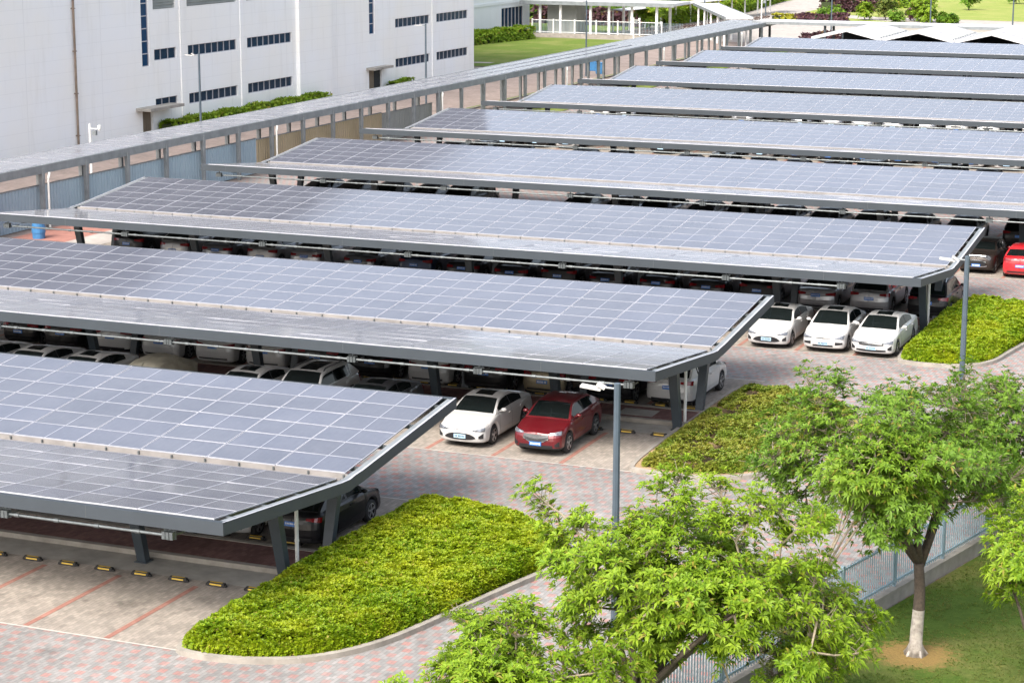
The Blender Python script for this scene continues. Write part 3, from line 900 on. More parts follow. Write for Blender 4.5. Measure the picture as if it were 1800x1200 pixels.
    if kind == 'sedan':
        patch('lower_grille', lambda t: (lerp(-hw*.62, hw*.62, t), .30+.06*abs(2*t-1)**3, .52-.13*abs(2*t-1)**4), True, M['grille'], 0.012, nx=14)
        patch('upper_grille', lambda t: (lerp(-hw*.50, hw*.50, t), .640, .662), True, M['chrome'], 0.010)
    elif kind == 'sedan_b':
        patch('upper_grille', lambda t: (lerp(-hw*.34, hw*.34, t), .605+.015*abs(2*t-1), .655), True, M['grille'], 0.012)
        patch('upper_grille_trim', lambda t: (lerp(-hw*.36, hw*.36, t), .655, .672), True, M['chrome'], 0.016)
        patch('lower_grille', lambda t: (lerp(-hw*.46, hw*.46, t), .285, .35), True, M['grille'], 0.012)
        for sd_ in (1, -1):
            patch('corner_intake', lambda t: (sd_*lerp(hw*.56, hw*.88, t), .36+.03*t, .48-.02*t), True, M['grille'], 0.011, nx=6)
    elif kind == 'sedan_c':
        patch('upper_grille', lambda t: (lerp(-hw*.56, hw*.56, t), .50+.04*abs(2*t-1)**2, .655), True, M['mesh_grille'], 0.012, nx=14)
        for zc in (.53, .57, .61): patch('grille_bar', lambda t: (lerp(-hw*.50, hw*.50, t), zc, zc+.014), True, M['chrome'], 0.018)
        patch('lower_grille', lambda t: (lerp(-hw*.66, hw*.66, t), .27+.03*abs(2*t-1)**2, .36), True, M['grille'], 0.012, nx=12)
    elif kind == 'crossover':
        patch('grille', lambda t: (lerp(-hw*.50, hw*.50, t), .46+.16*abs(2*t-1)**1.6, .74), True, M['mesh_grille'], 0.014, nx=16)
        patch('grille_trim', lambda t: (lerp(-hw*.52, hw*.52, t), .435+.17*abs(2*t-1)**1.6, .465+.17*abs(2*t-1)**1.6), True, M['chrome'], 0.018, nx=16)
        patch('lower_grille', lambda t: (lerp(-hw*.66, hw*.66, t), .28, .40), True, M['grille'], 0.012)
    elif kind == 'mini':
        patch('grille', lambda t: (lerp(-hw*.52, hw*.52, t), .40+.05*abs(2*t-1)**3, .66-.10*abs(2*t-1)**3), True, M['grille'], 0.012, nx=14)
        patch('grille_trim', lambda t: (lerp(-hw*.56, hw*.56, t), .655-.10*abs(2*t-1)**3, .70-.10*abs(2*t-1)**3), True, M['chrome'], 0.018, nx=14)
        patch('bumper_bar', lambda t: (lerp(-hw*.60, hw*.60, t), .35+.04*abs(2*t-1)**3, .39+.05*abs(2*t-1)**3), True, M['chrome'], 0.018, nx=14)
        patch('hood_edge', lambda t: (lerp(-hw*.5, hw*.5, t), .885, .905), True, M['chrome'], 0.006)
    else:
        patch('grille', lambda t: (lerp(-hw*.45, hw*.45, t), .58, .80 if kind == 'suv' else .68), True, M['grille'], 0.012)
        patch('lower_grille', lambda t: (lerp(-hw*.6, hw*.6, t), .30, .44), True, M['grille'], 0.012)
    if kind not in ('mini', 'sedan_b'):
        for sd_ in (1, -1):
            patch('fog_lamp_recess', lambda t: (sd_*lerp(hw*.74, hw*.90, t), .36, .44+.10*t), True, M['grille'], 0.010, nx=4)
    zf = .42 if kind.startswith('sedan') or kind == 'hatch' else .44
    fp = patch('front_plate', lambda t: (lerp(-.21, .21, t), zf-.065, zf+.065), True, M['plate_pale' if kind.startswith('sedan') else 'plate_blue'], 0.026, nx=2)
    zr_ = {'sedan': .80, 'sedan_b': .80, 'sedan_c': .80, 'crossover': .78, 'suv': .80, 'hatch': .62, 'mini': .60}[kind]
    rp = patch('rear_plate', lambda t: (lerp(-.21, .21, t), zr_-.065, zr_+.065), False, M['plate_blue'], 0.022, nx=2)
    if detail > 1:
        for pl, front, z_, mt in ((fp, True, zf, 'plate_dark_text' if kind.startswith('sedan') else 'plate_text'), (rp, False, zr_, 'plate_text')):
            mb = MB()
            for cix, x0 in enumerate((-.175,-.125,-.055,-.005,.045,.095,.145)):
                sy = (front_s(0, z_)-.028) if front else (rear_s(0, z_)+.024)
                x1 = x0+.032
                mb.add([(x0,Y(sy),z_-.035),(x1,Y(sy),z_-.035),(x1,Y(sy),z_+.035),(x0,Y(sy),z_+.035)], [(0,1,2,3)])
            mb.build('plate_lettering', M[mt], pl)
    patch('rear_bumper_trim', lambda t: (lerp(-hw*.7, hw*.7, t), .30, .40 if sp.get('clad') else .36), False, M['trim'], 0.010)
    for sd_ in (1, -1):      # mirrors
        mb = MB(); sM = sC+0.42; zM = top(sM)+0.07; xM = sd_*(W/2+0.075)
        for ir in range(5):
            ph = math.pi*(ir+0.5)/5
        ringn = 10; rings = []
        for (yy, rr) in ((-0.075,.35),(-0.06,.8),(-0.01,1.0),(0.045,.95),(0.06,.8)):
            rings.append([(xM+0.105*rr*math.cos(2*math.pi*q/ringn), Y(sM)+yy, zM+0.065*rr*math.sin(2*math.pi*q/ringn)) for q in range(ringn)])
        vs = [p for r_ in rings for p in r_]
        fs = [(r_*ringn+q, r_*ringn+(q+1)%ringn, (r_+1)*ringn+(q+1)%ringn, (r_+1)*ringn+q) for r_ in range(4) for q in range(ringn)]
        fs += [tuple(range(ringn))[::-1], tuple(range(4*ringn, 5*ringn))]
        mb.add(vs, fs)
        mb.beam((sd_*(W/2-0.10), Y(sM), zM-0.06), (xM, Y(sM), zM-0.03), 0.07, 0.035)
        mb.build('door_mirror', paint, root, None, True)
    if sp.get('rails'):
        for sd_ in (1, -1):
            mb = MB(); mb.tube([(sd_*W/2*.66, Y(sW+.15), roofz(sW+.15)-.03), (sd_*W/2*.66, Y(sW+.3), roofz(sW+.3)+.05), (sd_*W/2*.66, Y(sR-.3), roofz(sR-.3)+.05), (sd_*W/2*.66, Y(sR-.1), roofz(sR-.1)-.03)], .02, 6)
            mb.build('roof_rail', M['chrome'], root)
    # wheels
    for sd_ in (1, -1):
        for wc in (wf, wr):
            mb = MB(); xo = sd_*(W/2-0.02); tw = 0.20; n_ = 24
            prof = [(0.0, rw*.66), (0.0, rw*.94), (0.03, rw), (tw-.03, rw), (tw, rw*.94), (tw, rw*.6)]
            vs = []; fs = []
            for d_, r_ in prof:
                for q in range(n_):
                    t = 2*math.pi*q/n_; vs.append((xo-sd_*d_, Y(wc)+r_*math.cos(t), rw+r_*math.sin(t)))
            for i in range(len(prof)-1):
                for q in range(n_): fs.append((i*n_+q, i*n_+(q+1)%n_, (i+1)*n_+(q+1)%n_, (i+1)*n_+q))
            mb.add(vs, fs)
            # dark backing plate of the wheel
            mb.add([(xo-sd_*0.07, Y(wc)+rw*.7*math.cos(2*math.pi*q/n_), rw+rw*.7*math.sin(2*math.pi*q/n_)) for q in range(n_)], [tuple(range(n_))])
            if detail > 1:
                whl = thing('wheel', None, None); whl.parent = root
                mb.build('tyre', M['tyre'], whl, None, True)
                rm = MB()
                for q in range(n_):
                    t0, t1 = 2*math.pi*q/n_, 2*math.pi*(q+1)/n_
                    for ra, rb in ((rw*.60, rw*.67),):
                        rm.add([(xo+sd_*.002, Y(wc)+ra*math.cos(t0), rw+ra*math.sin(t0)), (xo+sd_*.002, Y(wc)+ra*math.cos(t1), rw+ra*math.sin(t1)),
                                (xo+sd_*.002, Y(wc)+rb*math.cos(t1), rw+rb*math.sin(t1)), (xo+sd_*.002, Y(wc)+rb*math.cos(t0), rw+rb*math.sin(t0))], [(0,1,2,3)])
                for q in range(5):
                    t = 2*math.pi*q/5 + 0.3
                    dx_, dz_ = math.cos(t), math.sin(t)
                    rm.beam((xo-sd_*.015, Y(wc)+dx_*.04, rw+dz_*.04), (xo-sd_*.012, Y(wc)+dx_*rw*.62, rw+dz_*rw*.62), .05, .03, 0, .075, .03, (1,0,0))
                rm.tube([(xo-sd_*.04, Y(wc), rw), (xo+sd_*.004, Y(wc), rw)], .055, 10)
                rm.build('rim', M['rim'], whl)
            else:
                mb.build('wheel', M['tyre'], root, None, True)
    # windscreen papers seen behind the glass as pale labels
    refresh_kids(root)
    return root

PAINTS = {
 'white': car_paint('white_car_paint', (0.52,0.515,0.505)), 'black': car_paint('black_car_paint', (0.007,0.007,0.009)),
 'red': car_paint('dark_red_car_paint', (0.13,0.004,0.009), 0.3), 'bright red': car_paint('bright_red_car_paint', (0.50,0.012,0.02)),
 'silver': car_paint('silver_car_paint', (0.36,0.36,0.37), 0.6), 'grey': car_paint('grey_car_paint', (0.10,0.105,0.115), 0.5),
 'gold': car_paint('champagne_car_paint', (0.36,0.30,0.20), 0.5), 'blue': car_paint('dark_blue_car_paint', (0.015,0.03,0.075), 0.3),
 'brown': car_paint('dark_brown_car_paint', (0.030,0.022,0.019), 0.4),
}
PAINTED = {'body', 'door', 'handle', 'door_mirror'}
PROTO = {}
def base_name(o): return o.name.split('.')[0]
def put_car(kind, colour, x, y, facing, label, group, detail=2):
    """facing: 0 nose towards -Y (the camera), 180 nose away"""
    key = (kind, detail)
    if key not in PROTO:
        PROTO[key] = build_car(kind, detail); o = PROTO[key]
    else:
        o = copy_tree(PROTO[key])
    o.location = (x, y, 0); o.rotation_euler = (0, 0, R(facing))
    tag(o, label, 'car', group)
    stack = list(o.children)
    while stack:
        c = stack.pop(); stack += list(c.children)
        if base_name(c) in PAINTED:
            sl = c.material_slots[0]; sl.link = 'OBJECT'; sl.material = PAINTS[colour]
    return o
TYPE = {'sedan': 'sedan', 'sedan_b': 'sedan', 'sedan_c': 'sedan', 'crossover': 'crossover', 'suv': 'sport utility car', 'hatch': 'hatchback', 'mini': 'small hatchback'}
jit = lambda a: rng.uniform(-a, a)

# front row under the second canopy (noses towards the camera)
yF2 = 8.32
G2 = 'cars in the front row under the second canopy'
put_car('sedan', 'white', -2.12, yF2, 0, 'white sedan with dark sunroof parked left of the red crossover', G2)
put_car('crossover', 'red', 0.62, yF2-0.18, 0, 'dark red crossover with broad mesh grille beside the white sedan', G2)
put_car('sedan', 'grey', -6.35, yF2+0.05, 0, 'dark grey sedan roof, next after the gap left of the front white sedan', G2)
put_car('suv', 'white', -9.0, yF2+0.25, 0, 'white sport utility car with long black glass roof, peeking over the nearest canopy', G2)
put_car('sedan', 'white', -11.45, yF2+0.1, 0, 'white sedan with sunroof just left of the white car with black glass roof', G2)
put_car('sedan', 'white', -18.2, yF2, 0, 'white sedan with open dark sunroof just left of the cloth covered car', G2)
put_car('sedan', 'white', -20.6, yF2+0.1, 0, 'white sedan with sunroof, second left of the cloth covered car', G2)
put_car('sedan', 'white', -23.0, yF2+0.1, 0, 'white sedan at the left edge, third left of the cloth covered car', G2)

# a car under a fitted cloth cover
mb = MB()
Lc, Wc = 4.5, 1.78
prof = ([0,.15,.5,1.0,1.35,1.9,2.6,3.2,3.8,4.2,4.42,4.5], [.45,.62,.76,.90,1.02,1.33,1.42,1.40,1.18,1.02,.80,.5])
rowsc = []
for s in np.linspace(0, Lc, 46):
    zt = smooth_interp(float(s), *prof); hw = Wc/2*min(1, (1-(1-min(1, s/.4))**2.6)**.38 if s < .4 else 1, (1-(1-min(1, (Lc-s)/.4))**2.6)**.38 if s > Lc-.4 else 1)
    hw = max(hw, .05)
    r_ = []
    for q in range(11):
        t = q/10
        if t < .4: x, z = hw*(1.0-.05*t/.4), .10+(min(zt, .95)*.92-.10)*(t/.4)
        else:
            u = (t-.4)/.6; zb = min(zt, .95)*.92
            x = hw*(.95-.27*min(1, u*1.6) if zt > .98 else .95-.10*u) * (1-max(0, (u-.55)/.45)**1.5)
            z = zb+(zt-zb)*(1-(1-u)**2)
        x += 0.014*math.sin(s*9+q*1.7)
        r_.append((x, s-Lc/2, z+0.012*math.sin(s*5+q*2.2)))
    rowsc.append(r_)
for side in (1, -1):
    for i in range(len(rowsc)-1):
        for j in range(10):
            q = [rowsc[i][j], rowsc[i+1][j], rowsc[i+1][j+1], rowsc[i][j+1]]
            q = [(x*side, y, z) for x, y, z in q]
            mb.add(q if side > 0 else q[::-1], [(0,1,2,3)])
cov = mb.build('covered_car', M['cover_cloth'], None, None, True)
cov.location = (-15.75, yF2+0.2, 0); tag(cov, 'car wrapped in a beige fitted cloth cover among white sedans', 'car', G2)

# back row under the second canopy (tails towards the camera)
yR2 = 15.80
G2r = 'cars in the back row under the second canopy'
row = [('suv','white',2.62,'white sport utility car with red tail lamps, partly behind the right canopy posts'),
       ('crossover','black',0.35,'black crossover with red tail lamps behind the lamp post'),
       ('hatch','gold',-2.2,'champagne hatchback behind the roof of the front white sedan'),
       ('suv','black',-4.45,'black sport utility car, fourth from the right in the second back row'),
       ('sedan','white',-6.85,'white car, fifth from the right in the second back row'),
       ('sedan','black',-9.2,'black car with blue plate, sixth from the right in the second back row'),
       ('suv','black',-11.5,'black sport utility car, seventh from the right in the second back row'),
       ('sedan','white',-13.8,'white sedan, eighth from the right in the second back row'),
       ('sedan','white',-16.1,'white sedan showing its rear wheel, ninth from the right in the second back row'),
       ('sedan','white',-18.5,'white sedan with blue plate, tenth from the right in the second back row'),
       ('suv','white',-20.8,'white sport utility car, eleventh from the right in the second back row'),
       ('suv','black',-23.1,'black sport utility car, twelfth from the right in the second back row'),
       ('hatch','black',-25.4,'black hatchback at the left edge of the second back row')]
for kd, c, x, lb in row: put_car(kd, c, x, yR2+(0.35 if x > 2 else jit(.12)), 180+jit(.8), lb, G2r)
# back row under the nearest canopy
put_car('crossover', 'black', -1.95, -4.05, 180, 'glossy black crossover at the end of the nearest canopy beside the lime shrub bed', 'cars under the nearest canopy')
put_car('hatch', 'white', -4.35, -3.9, 180, 'white car showing only its bumper beside the glossy black crossover', 'cars under the nearest canopy')

# front row under the third canopy
yF3 = 27.55
G3 = 'three white sedans at the end of the third canopy'
put_car('sedan', 'white', 3.05, yF3, 0, 'white sedan at the tip of the second canopy, leftmost of the three white sedans', G3)
put_car('sedan_b', 'white', 5.35, yF3+0.05, 1.0, 'white sedan in the middle of the three white sedans', G3)
put_car('sedan_c', 'white', 7.45, yF3-0.05, -1.2, 'white sedan beside the lime bed, rightmost of the three white sedans', G3)
yR3 = 35.66
G3r = 'cars in the back row under the third canopy'
row = [('suv','black',7.9),('suv','silver',5.35),('sedan','silver',3.0),('suv','black',0.3),('sedan','black',-2.1),('sedan','black',-4.5),('sedan','black',-6.9),
       ('suv','black',-9.3),('sedan','black',-11.7),('sedan','black',-14.2),('suv','blue',-16.7),('sedan','grey',-19.6),('sedan','silver',-22.6),
       ('hatch','silver',-25.1),('sedan','grey',-27.6),('hatch','silver',-30.1),('suv','black',-32.7)]
for i, (kd, c, x) in enumerate(row):
    put_car(kd, c, x, yR3+jit(.15), 180+jit(.8), f'{c} {TYPE[kd]}, {ORD[i+1]} from the right in the third back row', G3r)
# fourth canopy
put_car('mini', 'brown', 7.75, 47.9, 0, 'dark brown small hatchback with round chrome ringed headlamps behind the far lamp post', 'cars in the front row under the fourth canopy')
put_car('hatch', 'bright red', 9.95, 47.4, 180, 'bright red hatchback at the right edge with its tail towards the camera', 'cars in the front row under the fourth canopy')
yR4 = 55.5
row = [('suv','black',8.6),('sedan','black',5.5),('sedan','black',2.9),('sedan','black',.5),('sedan','black',-1.9),('sedan','blue',-4.2),('suv','black',-6.4),('sedan','black',-8.8),
       ('suv','blue',-11.3),('sedan','grey',-13.6),('sedan','black',-16.1),('suv','black',-23.2),('sedan','black',-25.7),('hatch','black',-28.1),('sedan','black',-30.5),('sedan','blue',-32.6)]
for i, (kd, c, x) in enumerate(row):
    put_car(kd, c, x, yR4+jit(.15), 180+jit(.8), f'{c} {TYPE[kd]}, {ORD[i+1]} from the right in the fourth back row', 'cars in the back row under the fourth canopy', 1)
# far rows: only slivers show between the canopies
for k in (5, 6, 7):
    yk = D*(k-1); i = 0
    x = XR[k] - 3.0
    while x > XL + 2:
        x -= 2.42
        if rng.random() < 0.16: continue
        i += 1
        c = rng.choice(['white','white','white','silver','black','grey','bright red' if rng.random() < .4 else 'white'])
        kd = rng.choice(['sedan','sedan','suv','hatch'])
        put_car(kd, c, x, yk-D+yF2-0.1+jit(.2), 0, f'{c} {TYPE[kd]}, {ORD[i]} from the right in the {ORD[k]} front row', f'cars in the front row under the {ORD[k]} canopy', 1)
for k in (5, 6):
    yk = D*(k-1); i = 0
    x = XR[k] - 2.4
    while x > XL + 2:
        x -= 2.42
        if rng.random() < 0.25: continue
        i += 1
        c = rng.choice(['white','white','silver','black','black','grey'])
        kd = rng.choice(['sedan','sedan','suv','hatch'])
        put_car(kd, c, x, yk-D+yR2+jit(.2), 180, f'{c} {TYPE[kd]}, {ORD[i]} from the right in the {ORD[k]} back row', f'cars in the back row under the {ORD[k]} canopy', 1)
#==SECTION4==

# ------------------------------------------------------------------ planting beds
def pip(px, py, poly):
    """vectorised point in polygon"""
    inside = np.zeros(px.shape, bool); n = len(poly); j = n - 1
    for i in range(n):
        xi, yi = poly[i]; xj, yj = poly[j]
        c = ((yi > py) != (yj > py)) & (px < (xj-xi)*(py-yi)/(yj-yi+1e-12)+xi)
        inside ^= c; j = i
    return inside
def edge_dist(px, py, poly):
    d = np.full(px.shape, 1e9); n = len(poly)
    for i in range(n):
        ax, ay = poly[i]; bx, by = poly[(i+1) % n]
        vx, vy = bx-ax, by-ay; L2 = vx*vx+vy*vy
        t = np.clip(((px-ax)*vx+(py-ay)*vy)/L2, 0, 1)
        d = np.minimum(d, np.hypot(px-(ax+t*vx), py-(ay+t*vy)))
    return d
def vnoise(x, y, seed):
    """cheap smooth value noise"""
    r = np.random.default_rng(seed); g_ = r.random((64, 64))
    xi = np.floor(x).astype(int); yi = np.floor(y).astype(int); fx = x-xi; fy = y-yi
    fx = fx*fx*(3-2*fx); fy = fy*fy*(3-2*fy)
    G_ = lambda a, b: g_[a % 64, b % 64]
    return (G_(xi,yi)*(1-fx)+G_(xi+1,yi)*fx)*(1-fy)+(G_(xi,yi+1)*(1-fx)+G_(xi+1,yi+1)*fx)*fy
def leaf_cloud(P, Nrm, size, nl, r, spread=0.9, width=0.42, droop=0.15):
    """rosettes of nl leaves at points P with axes Nrm; returns V, T (triangles)"""
    n = len(P)
    Nrm = Nrm/np.linalg.norm(Nrm, axis=1, keepdims=True)
    ref = np.where(np.abs(Nrm[:, 2:3]) < 0.9, np.array([[0,0,1.0]]), np.array([[1.0,0,0]]))
    A = np.cross(Nrm, ref); A /= np.linalg.norm(A, axis=1, keepdims=True); B = np.cross(Nrm, A)
    ph0 = r.random(n)*6.283
    V = np.empty((n, nl, 5, 3)); sz = size*(0.7+0.6*r.random((n, nl)))
    for l in range(nl):
        ph = ph0+6.283*l/nl+0.5*(r.random(n)-.5); el = spread*(0.55+0.6*r.random(n))
        dr = (np.cos(ph)[:,None]*A+np.sin(ph)[:,None]*B)*np.sin(el)[:,None]+Nrm*np.cos(el)[:,None]
        sd_ = np.cross(dr, Nrm+0.01); sd_ /= (np.linalg.norm(sd_, axis=1, keepdims=True)+1e-9)
        up_ = np.cross(sd_, dr)
        s = sz[:, l][:, None]
        base = P+dr*s*0.06
        mid = base+dr*s*0.48
        tip = base+dr*s*0.95-np.array([[0,0,1.0]])*s*droop
        V[:, l, 0] = base; V[:, l, 1] = mid+sd_*s*width*0.5+up_*s*0.05; V[:, l, 2] = mid-up_*s*0.03
        V[:, l, 3] = mid-sd_*s*width*0.5+up_*s*0.05; V[:, l, 4] = tip
    idx = np.arange(n*nl)[:, None]*5
    T = np.concatenate([idx+np.array([[0,2,1]]), idx+np.array([[0,3,2]]), idx+np.array([[1,2,4]]), idx+np.array([[2,3,4]])])
    return V.reshape(-1, 3), T

def smooth_closed(poly, it=2):
    for _ in range(it):
        q = []
        n = len(poly)
        for i in range(n):
            a, b = poly[i], poly[(i+1) % n]
            q += [(a[0]*.75+b[0]*.25, a[1]*.75+b[1]*.25), (a[0]*.25+b[0]*.75, a[1]*.25+b[1]*.75)]
        poly = q
    return poly
def offset_poly(poly, d):
    n = len(poly); out = []
    ar = sum(poly[i][0]*poly[(i+1)%n][1]-poly[(i+1)%n][0]*poly[i][1] for i in range(n))
    sg = 1 if ar > 0 else -1
    for i in range(n):
        a = Vector(poly[i-1]); b = Vector(poly[i]); c = Vector(poly[(i+1) % n])
        e1 = (b-a).normalized(); e2 = (c-b).normalized()
        nn = Vector((e1.y+e2.y, -e1.x-e2.x)); nn = nn.normalized() if nn.length > 1e-6 else Vector((e1.y, -e1.x))
        out.append((b.x+nn.x*d*sg, b.y+nn.y*d*sg))
    return out
def kerb_ring(name, poly, wdt, h):
    outer = offset_poly(poly, wdt); n = len(poly); mb = MB()
    for i in range(n):
        j = (i+1) % n
        a, b, c, d = poly[i], poly[j], outer[j], outer[i]
        mb.add([(a[0],a[1],h),(b[0],b[1],h),(c[0],c[1],h-.01),(d[0],d[1],h-.01),(d[0],d[1],-.03),(c[0],c[1],-.03),(a[0],a[1],-.03),(b[0],b[1],-.03)],
               [(0,1,2,3),(3,2,5,4),(1,0,6,7)])
    return tag(mb.build(name, M['kerb']), None, None, None, 'structure')
def shrub_bed(poly, h, dens, size, mat, label, seed, soil_gap=0.0, clump=0.5, name='shrub_bed'):
    r = np.random.default_rng(seed)
    xs = [p[0] for p in poly]; ys = [p[1] for p in poly]
    cx, cy = sum(xs)/len(xs), sum(ys)/len(ys)
    area = (max(xs)-min(xs))*(max(ys)-min(ys)); n = int(area*dens)
    px = min(xs)+(max(xs)-min(xs))*r.random(n); py = min(ys)+(max(ys)-min(ys))*r.random(n)
    k_ = pip(px, py, poly); px, py = px[k_], py[k_]
    d = edge_dist(px, py, poly)
    n1 = vnoise(px*1.3, py*1.3, seed); n2 = vnoise(px*4.5+9, py*4.5, seed+1); n3 = vnoise(px*0.55+3, py*.55, seed+2)
    if soil_gap > 0:
        keep = (n1*0.5+n2*0.5+0.25*(n3-.5)) > soil_gap*(0.8+0.4*r.random(len(px)))
        px, py, d, n1, n2 = px[keep], py[keep], d[keep], n1[keep], n2[keep]
    ht = h*(0.80+0.30*n1*clump*2+0.28*(n2-.5))*np.minimum(1, 0.55+d/0.35*0.45)
    pz = ht*(1-0.22*r.random(len(px))**2)
    # side skirts near the outline
    m_ = (d < 0.22)
    rep = 3
    sx = np.repeat(px[m_], rep); sy = np.repeat(py[m_], rep); sz = np.repeat(ht[m_], rep)*(0.12+0.8*r.random(m_.sum()*rep))
    sx += 0.06*(r.random(len(sx))-.5); sy += .06*(r.random(len(sy))-.5)
    P = np.concatenate([np.stack([px,py,pz],1), np.stack([sx,sy,sz],1)])
    gx_ = np.concatenate([(r.random(len(px))-.5)*.9, (sx-cx)*.12]); gy_ = np.concatenate([(r.random(len(px))-.5)*.9, (sy-cy)*.12])
    Nn = np.stack([gx_, gy_, np.concatenate([np.ones(len(px)), 0.5*np.ones(len(sx))])], 1)
    V, T = leaf_cloud(P, Nn, size, 6, r, 1.05, 0.55, 0.08)
    root = thing(name, label, 'shrub bed', (cx, cy, 0))
    np_mesh('foliage', V-np.array([[cx,cy,0]]), T, M[mat], root)
    # woody under-storey that closes the view to the ground
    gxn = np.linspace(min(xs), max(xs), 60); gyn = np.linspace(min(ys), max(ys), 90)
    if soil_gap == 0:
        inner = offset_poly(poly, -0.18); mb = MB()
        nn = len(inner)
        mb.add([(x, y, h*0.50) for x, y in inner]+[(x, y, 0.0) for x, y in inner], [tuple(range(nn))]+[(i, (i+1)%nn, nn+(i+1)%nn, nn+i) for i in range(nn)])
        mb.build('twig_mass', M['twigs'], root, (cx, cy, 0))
    return root
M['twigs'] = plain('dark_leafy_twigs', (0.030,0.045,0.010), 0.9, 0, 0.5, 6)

H1 = [(-.72,-14.3),(-.3,-14.6),(.78,-14.57),(1.86,-14.24),(2.79,-13.64),(3.5,-12.57),(3.92,-11.5),(4.45,-9.2),(5.03,-6.7),(5.65,-4.4),(5.5,-3.4),(4.4,-2.2),(3.0,-1.45),(1.6,-1.15),(.3,-1.15),(-.45,-1.8),(-.62,-6.5),(-.68,-10)]
H2 = [(4.05,5.7),(4.5,5.5),(5.93,5.35),(7.0,5.6),(7.95,6.3),(8.5,7.3),(9.1,10),(9.7,13.5),(9.3,15.6),(7.8,16.7),(5.9,17.6),(4.5,18.0),(4.05,17.6),(4.02,11)]
H3 = [(8.52,25.1),(9.0,24.75),(10.23,24.65),(11.4,25.1),(12.05,26.1),(12.3,28.1),(12.65,30.3),(13.2,33),(13.6,35.4),(13.0,36.5),(11.5,37.2),(9.5,37.5),(8.6,36.9),(8.5,31)]
for nm, poly, soil in (('lime', H1, 'soil'), ('patchy', H2, 'soil'), ('lime', H3, 'soil')):
    sp_ = smooth_closed(poly, 2)
    kerb_ring('planter_kerb', sp_, 0.16, 0.13)
    sheet('planter_soil', sp_, 0.10, M[soil])
shrub_bed(offset_poly(smooth_closed(H1, 2), -0.06), 0.62, 560, 0.092, 'leaf_lime', 'clipped lime green shrub bed at the end of the nearest canopy', 3)
shrub_bed(offset_poly(smooth_closed(H2, 2), -0.30), 0.42, 300, 0.10, 'leaf_patchy', 'patchy yellowish shrub bed with bare soil at the end of the second canopy', 14, soil_gap=0.40, clump=0.9)
shrub_bed(offset_poly(smooth_closed(H3, 2), -0.06), 0.62, 360, 0.105, 'leaf_lime', 'clipped lime green shrub bed at the end of the third canopy', 25)

# ------------------------------------------------------------------ lawn, fence
fdir = Vector((15.59-13.04, -0.68+11.0, 0)).normalized()
f0 = Vector((13.04, -11.0, 0))
def fpt(t, off=0.0, z=0.0):
    p = f0 + fdir*t; nrm = Vector((fdir.y, -fdir.x, 0)); q = p + nrm*off
    return (q.x, q.y, z)
sheet('lawn', [fpt(-45, .2)[:2], fpt(-45, 60)[:2], fpt(90, 60)[:2], fpt(90, .2)[:2]], 0.02, M['lawn'])
fen = thing('railing_fence', 'pale blue grey picket railing on a low concrete plinth along the lawn', 'fence', fpt(0))
FO = tuple(fen.location)
mb = MB(); mb.beam(fpt(-34, 0, .17), fpt(70, 0, .17), .26, .40); mb.beam(fpt(-34, 0, .39), fpt(70, 0, .39), .32, .05)
mb.build('plinth', M['kerb'], fen, FO)
for z in (.55, 1.62):
    mb = MB(); mb.beam(fpt(-34, 0, z), fpt(70, 0, z), .045, .05); mb.build('rail', M['rail_paint'] if 'rail_paint' in M else M['white'], fen, FO)
t = -34.0
while t < 69:
    mb = MB(); mb.box(-.04, .04, -.04, .04, .41, 1.74)
    o = mb.build('fence_post', M['rail_paint'], fen); o.location = Vector(fpt(t))-Vector(FO); o.rotation_euler = (0,0,math.atan2(fdir.y, fdir.x))
    mb = MB(); s_ = t+.14
    while s_ < t+2.9:
        mb.beam(fpt(s_, 0, .46), fpt(s_, 0, 1.70), .026, .026); s_ += .125
    mb.build('picket_panel', M['rail_paint'] if 'rail_paint' in M else M['white'], fen, FO)
    t += 2.95

